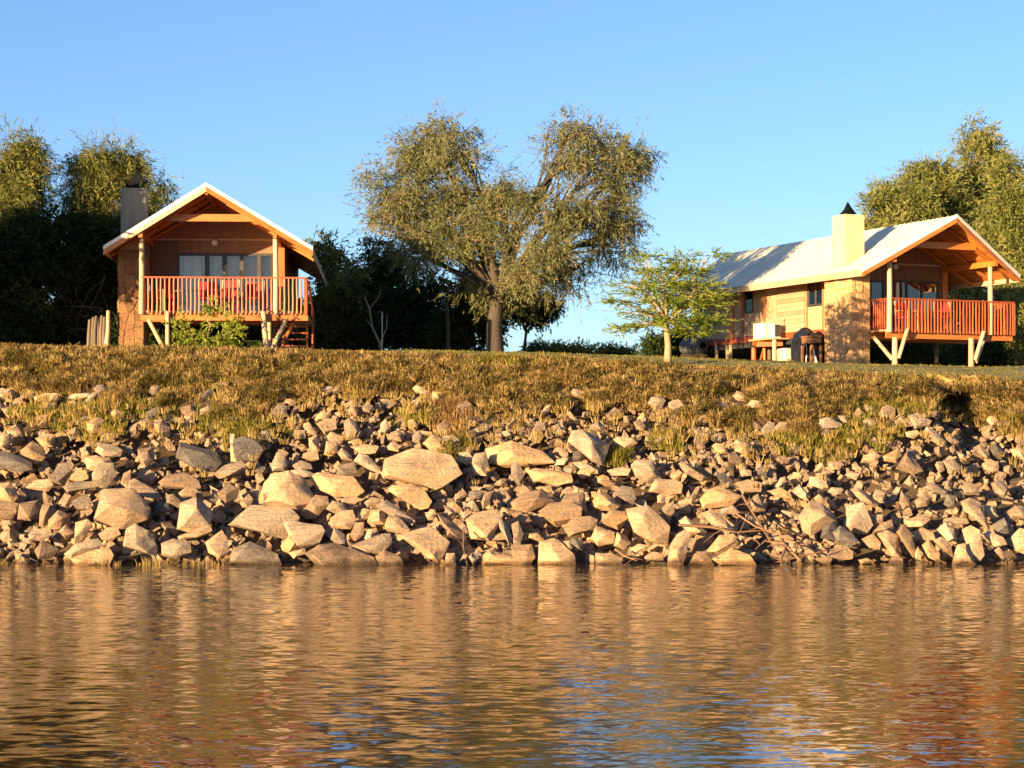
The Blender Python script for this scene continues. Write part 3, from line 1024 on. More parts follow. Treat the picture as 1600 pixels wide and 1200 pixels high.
def sprays(rng, blobs, n, per, L, leaf, wd, droop, out=.6, flat=1.0, shell=.45, sag=.25):
    p, u = crown_points(rng, blobs, n, shell)
    main = unit(u * out + rng.normal(size=(n, 3)) * .45 + np.array([0, 0, -droop]))
    main[:, 2] *= flat
    main = unit(main)
    Ls = L * rng.uniform(.55, 1.3, n)
    s = rng.random((n, per))
    pos = p[:, None] + main[:, None] * (s * Ls[:, None])[..., None]
    pos[..., 2] -= sag * (s ** 2) * Ls[:, None]
    dirn = main[:, None] * .8 + rng.normal(size=(n, per, 3)) * np.array([.6, .6, .6 * flat])
    dirn[..., 2] -= droop * .5 * s
    nrm = rng.normal(size=(n * per, 3))
    k = n * per
    tw = leaf_quads(p, main - np.array([0, 0, sag]), rng.normal(size=(n, 3)), Ls, np.full(n, .016))
    return np.concatenate([tw, leaf_quads(pos.reshape(-1, 3), dirn.reshape(-1, 3), nrm, leaf * rng.uniform(.6, 1.35, k), wd * rng.uniform(.6, 1.3, k))])


def curve_pts(rng, a, b, k=6, bow=.15, jit=.06):
    a, b = np.array(a, float), np.array(b, float)
    L = np.linalg.norm(b - a)
    mid = rng.normal(size=3) * bow * L
    mid[2] = abs(mid[2]) * .8
    out = []
    for i in range(k):
        t = i / (k - 1)
        q = a + (b - a) * t + mid * 4 * t * (1 - t) * .5
        if 0 < i < k - 1:
            q = q + rng.normal(size=3) * jit * L / k
        out.append(q)
    return out


def px_blobs(lst, Y, deep=.85):
    out = []
    for q in lst:
        c = at(q[0], q[1], Y + (q[4] if len(q) > 4 else 0))
        s = Y / FPX
        out.append((c, np.array((q[2] * s, q[2] * s * deep, q[3] * s)), q[5] if len(q) > 5 else 1))
    return out


def make_tree(name, label, cat, seed, base, blobs, leaf_m, bark_m, n, per, L, leaf, wd, droop, trunk_r=.2, fork=None, group=None, out=.6, flat=1.0, shell=.45, sag=.25,
              sub=5, limb_r=None, trunk_path=None, clumps=11, fringe=0):
    rng = np.random.default_rng(seed)
    base = np.array(base, float)
    base[2] = float(ground_z(base[0], base[1])) - .06
    root = thing(name, label, cat, tuple(base), 0, group)
    tm = MB()
    fork = np.array(fork if fork is not None else base + np.array([0, 0, 1.0]), float)
    path = [base] + [np.array(q, float) for q in (trunk_path or [base * .5 + fork * .5 + rng.normal(size=3) * .04])] + [fork]
    tm.tube([q - base for q in path], [trunk_r * 1.25] + [trunk_r * 1.02] * (len(path) - 2) + [trunk_r * .85], 10)
    lr = limb_r or trunk_r * .5
    for bq_ in blobs:
        c, R = bq_[0], bq_[1]
        pts = curve_pts(rng, fork, c, 7)
        tm.tube([q - base for q in pts], list(np.linspace(lr, lr * .3, 7)), 6, False)
        for _ in range(sub):
            u = unit(rng.normal(size=3))
            e = c + u * R * .85
            k = rng.integers(3, 6)
            pts2 = curve_pts(rng, pts[k], e, 5, .12)
            tm.tube([q - base for q in pts2], list(np.linspace(lr * .32, lr * .08, 5)), 5, False)
    tm.build('trunk', bark_m, root, 60)
    cl = []
    if clumps:
        for c, R, wg in [(q[0], q[1], q[2] if len(q) > 2 else 1) for q in blobs]:
            for _ in range(clumps):
                u = unit(rng.normal(size=3))
                k = rng.uniform(.17, .40)
                cl.append((c + u * R * rng.uniform(.45, .95), np.maximum(R * k * np.array([1.15, 1.1, .85]), .12), wg * rng.uniform(.4, 1.2)))
    V = sprays(rng, cl or blobs, n, per, L, leaf, wd, droop, out, flat, shell, sag) - base
    if fringe:
        V = np.concatenate([V, sprays(rng, blobs, fringe, 9, .7, .14, .022, -.05, 1.5, flat, .2, .1) - base])
    link('crown', quads('crown', V, leaf_m), root)
    return root


LM_THORN = leaf_mat('thorn_leaves', [(0.0, (0.07, 0.072, 0.028)), (0.35, (0.155, 0.16, 0.066)), (0.62, (0.235, 0.225, 0.095)), (0.9, (0.29, 0.21, 0.12))], .3)
LM_WILLOW = leaf_mat('willow_leaves', [(0.0, (0.045, 0.065, 0.024)), (0.4, (0.155, 0.165, 0.045)), (0.75, (0.29, 0.26, 0.08))], .35)
LM_SHADE = leaf_mat('shade_leaves', [(0.0, (0.02, 0.035, 0.014)), (0.5, (0.05, 0.07, 0.022)), (0.85, (0.09, 0.10, 0.03))], .3)  # leaf colours darkened to carry the shade of grove and undergrowth
LM_OLIVE = leaf_mat('olive_leaves', [(0.0, (0.075, 0.085, 0.025)), (0.45, (0.205, 0.215, 0.06)), (0.8, (0.34, 0.315, 0.10))], .35)
LM_FRESH = leaf_mat('fresh_leaves', [(0.0, (0.09, 0.14, 0.02)), (0.5, (0.23, 0.28, 0.04)), (0.85, (0.36, 0.36, 0.08))], .4)

# the big thorn tree between the cabins
YT = 66.0
tb_ = px_blobs([(690, 252, 88, 50), (702, 208, 48, 28, 0, .8), (622, 298, 58, 46), (648, 338, 70, 40, 1, .8), (745, 300, 58, 62), (792, 330, 48, 52, -1), (905, 235, 66, 42), (893, 203, 48, 24, 0, .8),
                (962, 256, 48, 46), (995, 244, 26, 36, 1, .7), (880, 312, 66, 48, -1), (935, 335, 58, 42), (842, 392, 62, 46, -1.5), (868, 436, 54, 28, 0, .5), (905, 415, 46, 40, 1, .5),
                (700, 368, 60, 40, -.5, .8), (640, 385, 52, 34, .5, .7), (955, 370, 44, 46, .5, .6), (598, 335, 40, 34, 0, .6), (748, 378, 48, 40, .6, .7), (766, 446, 62, 27, .5, .75), (822, 452, 44, 24, .9, .6)], YT)
make_tree('thorn_tree', 'tall spreading thorn tree with two olive crown lobes between the cabins', 'tree', 11, at(774, 553, YT), tb_, LM_THORN, M['bark'], 7600, 10, .5, .17, .030, .6,
          .235, at(778, 462, YT), None, .75, 1.0, .5, .35, 7, .12, [at(772, 510, YT)], 10, 1300)

# shade trees of the grove behind it
for i, (lab, bpx, lst, Y, mt, n) in enumerate((
    ('bushy dark tree right behind the stairs of the grey-chimney cabin', (528, 552), [(520, 425, 40, 48), (508, 392, 20, 26), (545, 480, 46, 60), (512, 510, 40, 40)], 74, LM_WILLOW, 1500),
    ('dark tree with pale forked trunk behind the bushy grove', (592, 553), [(585, 430, 50, 52), (598, 395, 36, 26), (570, 480, 55, 50), (620, 470, 40, 60), (560, 520, 50, 34)], 75, LM_SHADE, 1900),
    ('thick dark tree filling the shade under the thorn tree crown', (660, 553), [(650, 450, 50, 44), (640, 500, 60, 50), (690, 510, 55, 42), (610, 520, 50, 30)], 73, LM_SHADE, 1900),
    ('dark tree crowding the thick trunk of the thorn tree', (722, 554), [(720, 470, 46, 46), (735, 510, 48, 44), (700, 530, 40, 22), (750, 440, 36, 40), (800, 462, 44, 30), (772, 490, 40, 26)], 71, LM_SHADE, 2200))):
    make_tree('shade_tree', lab, 'tree', 20 + i, at(*bpx, Y), px_blobs(lst, Y), mt, M['bark'], n, 9, .55, .2, .06, .3, .09, at(bpx[0] + 4, 500, Y), 'dark trees of the grove', .6, 1, .42, .2, 4, .05)
make_tree('small_tree', 'small umbrella-topped tree on two thin stems beside the thorn trunk', 'tree', 31, at(818, 556, 72), px_blobs([(832, 488, 34, 20), (800, 478, 30, 18), (855, 480, 14, 12)], 72), LM_SHADE, M['bark'],
          620, 9, .4, .16, .05, .2, .05, at(822, 520, 72), None, .6, 1, .45, .15, 4, .035)
# two bare pale trunks in the grove
bt = thing('bare_tree', 'thin pale forked bare tree standing in front of the dark grove', 'tree', at(598, 553, 70))
bt.location.z = float(ground_z(bt.location.x, 70)) - .05
q0 = at(598, 553, 70)
mb = MB()
for pts, r in (([(598, 555), (594, 525), (582, 500), (577, 470), (570, 452)], .05), ([(594, 525), (604, 500), (605, 478)], .025), ([(577, 470), (590, 455), (596, 440)], .018), ([(582, 500), (572, 486)], .018)):
    mb.tube([at(x, y, 70) - q0 for x, y in pts], list(np.linspace(r, r * .45, len(pts))), 7)
mb.build('trunk', M['pale_bark'], bt, 60)
pl = thing('lamp_pole', 'slim pale pole standing beside the bare forked tree', 'pole', at(597, 553, 66))
pl.location.z = float(ground_z(pl.location.x, 66)) - .05
MB().tube([(0, 0, 0), (0, 0, 1.35)], .022, 8).build('pole', M['galv'], pl)
tt = thing('bare_tree', 'straight bare dark trunk left of the thorn tree stem', 'tree', at(700, 553, 68))
tt['label'] = 'straight slim dark trunk without leaves between the thorn trunk and the bare forked tree'
tt.location.z = float(ground_z(tt.location.x, 68)) - .05
MB().tube([(0, 0, 0), (.01, 0, .8), (-.03, 0, 1.7), (.02, 0, 2.4)], [.07, .06, .05, .03], 8).build('trunk', M['bark'], tt, 60)

# low bushes on the skyline between thorn tree and acacia
for i, (px, py, rx, ry, lab) in enumerate(((842, 550, 30, 11, 'low grey-green bush on the skyline just beside the thorn trunk'), (878, 549, 26, 10, 'low rounded bush, second along the skyline gap'),
                                           (912, 553, 24, 9, 'low thin bush in the middle of the skyline gap'), (948, 553, 20, 11, 'twiggy low bush in the skyline gap with pale tips'),
                                           (978, 557, 20, 7, 'lowest flat bush at the skyline before the young acacia'), (1024, 545, 20, 28, 'dark rounded bush close behind the young acacia stem'))):
    Y = 76 if px < 1000 else 70
    make_tree('low_bush', lab, 'bush', 40 + i, at(px, py + 6, Y), px_blobs([(px, py, rx, ry), (px + rx * .4, py + 4, rx * .7, ry * .7), (px - rx * .5, py + 3, rx * .6, ry * .8)], Y), LM_OLIVE if px < 1000 else LM_SHADE, M['bark'],
              330 if px < 1000 else 420, 8, .32, .13, .04, -.2, .03, at(px, py + 8, Y), 'low bushes along the skyline', .6, 1, .5, .05, 3, .015)

# trees behind the left-hand cabin
LT = [('tall willowy tree with sunlit yellow top at the edge of the picture', (12, 545), [(22, 240, 40, 42), (10, 285, 56, 40), (45, 268, 28, 36, 0, .6), (5, 330, 60, 36), (50, 310, 26, 34, 0, .5)], 63.5, LM_WILLOW, 1900),
      ('drooping willowy tree rising behind the grey chimney', (150, 545), [(165, 250, 46, 30), (140, 290, 44, 36), (195, 262, 30, 28), (225, 300, 26, 36, 0, .5), (252, 290, 14, 22, 0, .4), (170, 325, 56, 36), (205, 340, 40, 40, 0, .6), (120, 335, 36, 34)], 65, LM_WILLOW, 2700)]
for i, (lab, bpx, lst, Y, mt, n) in enumerate(LT):
    make_tree('willow_tree', lab, 'tree', 60 + i, at(*bpx, Y), px_blobs(lst, Y), mt, M['bark'], n, 11, .7, .2, .03, .75, .14, at(bpx[0], 440, Y), 'willowy trees behind the grey-chimney cabin', .6, 1, .45, .35, 5, .07, None, 11, 350)
for i, (lab, bpx, lst, Y, mt, n) in enumerate((
    ('dark leafy tree in deep shade below the yellow-topped willow', (30, 545), [(30, 380, 62, 44), (10, 440, 60, 60), (75, 425, 48, 60), (40, 505, 70, 40), (70, 365, 40, 30)], 62.7, LM_SHADE, 2600),
    ('dark leafy tree in shade against the stone breast', (120, 545), [(118, 372, 54, 44), (160, 385, 40, 60), (110, 440, 50, 50), (150, 455, 40, 40), (115, 508, 60, 34)], 63.8, LM_SHADE, 2600))):
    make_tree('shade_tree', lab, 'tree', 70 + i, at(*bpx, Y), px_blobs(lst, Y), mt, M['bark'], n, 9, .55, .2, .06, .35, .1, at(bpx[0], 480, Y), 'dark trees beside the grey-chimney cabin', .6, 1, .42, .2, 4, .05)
make_tree('green_shrub', 'small brighter green shrub in the shade of the dark trees', 'shrub', 75, at(48, 545, 62.5), px_blobs([(40, 455, 26, 14), (60, 470, 22, 14), (30, 478, 20, 14)], 62.5), LM_WILLOW, M['bark'], 420, 9, .35, .15, .05, .1, .04, at(48, 500, 62.5), None, .6, 1, .45, .1, 3, .02)
# fallen bare branches hanging in the shade
fb = thing('fallen_branch', 'tangle of bare brown fallen branches in front of the shaded dark trees', 'branch', at(120, 500, 63))
q0 = at(120, 500, 63)
rb = np.random.default_rng(8)
mb = MB()
for k in range(26):
    a = at(rb.uniform(85, 165), rb.uniform(425, 520), 63 + rb.uniform(-.4, .4))
    b_ = at(np.clip(120 + rb.normal() * 40, 70, 175), rb.uniform(470, 545), 63 + rb.uniform(-.4, .4))
    mb.tube([p - q0 for p in curve_pts(rb, a, b_, 6, .25)], list(np.linspace(.016, .006, 6)), 5)
mb.build('branch', M['drift'], fb, 60)

# trees standing just upstream, out of the picture: they are what shades the left side
for i, (x, y, lst, n) in enumerate(((-16.9, 57.2, [((-16.0, 55.4, 9.3), (.95, 1.0, 1.0)), ((-16.2, 55.7, 10.25), (1.0, 1.0, .6)), ((-16.9, 55.6, 9.0), (.9, .9, .8))], 2600),
                                    (-17.3, 58.7, [((-17.5, 58.7, 8.2), (2.0, 1.2, 1.8)), ((-15.9, 58.9, 7.1), (1.1, 1.0, 1.4)), ((-15.6, 58.9, 8.9), (.8, .9, .8)), ((-17.2, 58.9, 6.4), (1.6, 1, .9)), ((-16.3, 58.8, 9.6), (1.2, .9, .8)), ((-18.4, 58.6, 9.5), (1.4, .9, .8))], 4600),
                                    (-20.6, 58.2, [((-20.2, 58.3, 7.9), (1.9, 1.4, 1.9)), ((-19.4, 58.4, 6.6), (1.6, 1.2, 1.0))], 2600))):
    make_tree('shade_tree', ('slender high-crowned tree on the bank upstream of the grey-chimney cabin', 'broad dense tree upstream of the pole screen', 'round dense tree farthest upstream on the bank')[i], 'tree', 80 + i,
              (x, y, 5.5), [(np.array(c), np.array(r)) for c, r in lst], LM_WILLOW, M['bark'], n, 10, .6, .30, .11, .5, .15, (x, y, 7.0), 'trees upstream of the cabins', .6, 1, .42, .3, 4, .07)

# trees behind the right-hand cabin
for i, (lab, bpx, lst, Y, n) in enumerate((
    ('low rounded olive tree behind the yellow chimney', (1400, 560), [(1385, 318, 40, 28), (1420, 330, 50, 36), (1400, 370, 60, 40)], 82, 2300),
    ('olive tree with feathery top behind the cream ridge', (1460, 560), [(1450, 290, 44, 36), (1430, 275, 20, 18, 0, .6), (1475, 310, 46, 44), (1440, 340, 50, 40)], 84, 2600),
    ('tall spire-topped tree highest behind the yellow-chimney cabin', (1530, 560), [(1525, 212, 26, 24, 0, .7), (1530, 245, 36, 34), (1555, 262, 30, 26, 0, .7), (1510, 290, 50, 40), (1545, 320, 60, 50), (1520, 370, 60, 40)], 86, 3600),
    ('wide olive tree at the edge of the picture behind the porch gable', (1600, 570), [(1585, 270, 30, 28), (1600, 310, 50, 44), (1570, 340, 50, 46), (1605, 380, 50, 50), (1585, 430, 44, 50), (1610, 470, 40, 60)], 79, 3900),
    ('leafy dark tree beyond the porch of the yellow-chimney cabin', (1560, 570), [(1555, 400, 40, 40), (1575, 500, 40, 50), (1540, 470, 60, 50), (1500, 500, 60, 50), (1450, 520, 60, 46)], 84, 3000))):
    make_tree('olive_tree', lab, 'tree', 90 + i, at(*bpx, Y), px_blobs(lst, Y), LM_OLIVE, M['bark'], n, 10, .58, .2, .045, .25, .15, at(bpx[0], 450, Y), 'olive trees behind the yellow-chimney cabin', .6, 1, .42, .25, 5, .07, None, 11, 300)
make_tree('stem_shrub', 'pale-stemmed leafy shrub beside the far porch post of the yellow-chimney cabin', 'shrub', 97, at(1588, 583, 71), px_blobs([(1590, 500, 16, 22), (1596, 540, 14, 24), (1582, 470, 12, 16), (1600, 570, 14, 14)], 71), LM_OLIVE, M['pale_bark'],
          420, 9, .35, .17, .05, .3, .05, at(1590, 545, 71), None, .6, 1, .45, .2, 4, .03)
make_tree('low_bush', 'added dark bush filling the shade under the deck of the yellow-chimney cabin', 'bush', 98, at(1470, 575, 75.5), px_blobs([(1440, 545, 50, 26), (1500, 550, 50, 24), (1400, 552, 30, 20)], 75.5), LM_SHADE, M['bark'], 700, 8, .35, .15, .05, .1, .04, at(1470, 565, 75.5), None, .6, 1, .45, .1, 3, .02)  # bush added so that the space behind the deck stays dark

for i, (px, py, rx, ry, Y, lab) in enumerate(((210, 500, 46, 44, 76, 'added dark bush under the deck of the grey-chimney cabin by its stone breast'), (300, 508, 60, 40, 77, 'added dark bush under the middle of the red railing'),  # bushes added to close bright gaps and make them dark
                                              (400, 505, 60, 40, 76, 'added dark bush behind the brace posts of the grey-chimney cabin'), (470, 500, 44, 50, 75, 'added dark bush behind the cabin stairs'),
                                              (1070, 540, 44, 26, 82, 'added dark bush under the water tank'), (1160, 545, 50, 26, 83, 'added dark bush under the equipment shelf'),
                                              (1250, 545, 60, 28, 84, 'added dark bush behind the covered barbecue'), (1400, 548, 50, 30, 80, 'added dark bush beside the stone breast under the orange deck'),
                                              (1545, 552, 40, 34, 79, 'added dark bush past the far brace post'), (95, 525, 44, 26, 68, 'added dark bush beside the pole screen'), (20, 525, 44, 26, 68, 'added dark bush at the edge of the picture below the willow'))):
    make_tree('low_bush', lab, 'bush', 140 + i, at(px, py + ry, Y), px_blobs([(px, py, rx, ry), (px + rx * .6, py + 8, rx * .7, ry * .8), (px - rx * .6, py + 8, rx * .7, ry * .8), (px, py + ry * .7, rx, ry * .5)], Y, .5), LM_SHADE, M['bark'], 1300, 8, .4, .2, .08, .1, .04,
              at(px, py, Y), 'added dark bushes behind the cabins', .6, 1, .45, .1, 2, .02)

# young acacia with flat sprays
YA = 59.4
ab = px_blobs([(1014, 402, 20, 4), (1062, 406, 18, 5), (1112, 397, 22, 3), (1040, 424, 40, 6), (1082, 424, 24, 5), (985, 444, 22, 3), (1014, 456, 42, 5), (1084, 448, 40, 6), (968, 472, 20, 3), (1040, 472, 40, 5), (1080, 476, 54, 5),
                (1118, 462, 24, 4), (1002, 488, 30, 3), (972, 514, 22, 3), (1008, 506, 24, 3), (1056, 500, 40, 5), (1104, 500, 40, 4), (1078, 518, 40, 4), (1036, 442, 34, 5)], YA, 1.0)
make_tree('young_acacia', 'young bright green acacia with flat layered sprays and pale trunk', 'tree', 120, at(1043, 572, YA), ab, LM_FRESH, M['pale_bark'], 1250, 13, .36, .115, .029, -.1, .09, at(1041, 505, YA), None, .9, .3, .6, .03, 4, .042,
          [at(1044, 540, YA)], 0, 130)

# shrub growing out of the bank below the deck
YB = 58.2
sb = px_blobs([(285, 515, 18, 18), (292, 540, 20, 14), (350, 512, 20, 16), (332, 490, 14, 14), (322, 530, 24, 16), (362, 520, 10, 10), (310, 560, 22, 14), (340, 545, 22, 14), (325, 580, 14, 16)], YB)
make_tree('leafy_shrub', 'yellow-green leafy shrub on the bank in front of the red railing', 'shrub', 130, at(318, 590, 57.6), sb, LM_FRESH, M['pale_bark'], 270, 9, .3, .13, .05, -.1, .035, at(318, 560, YB), None, .6, 1, .5, .05, 3, .022)

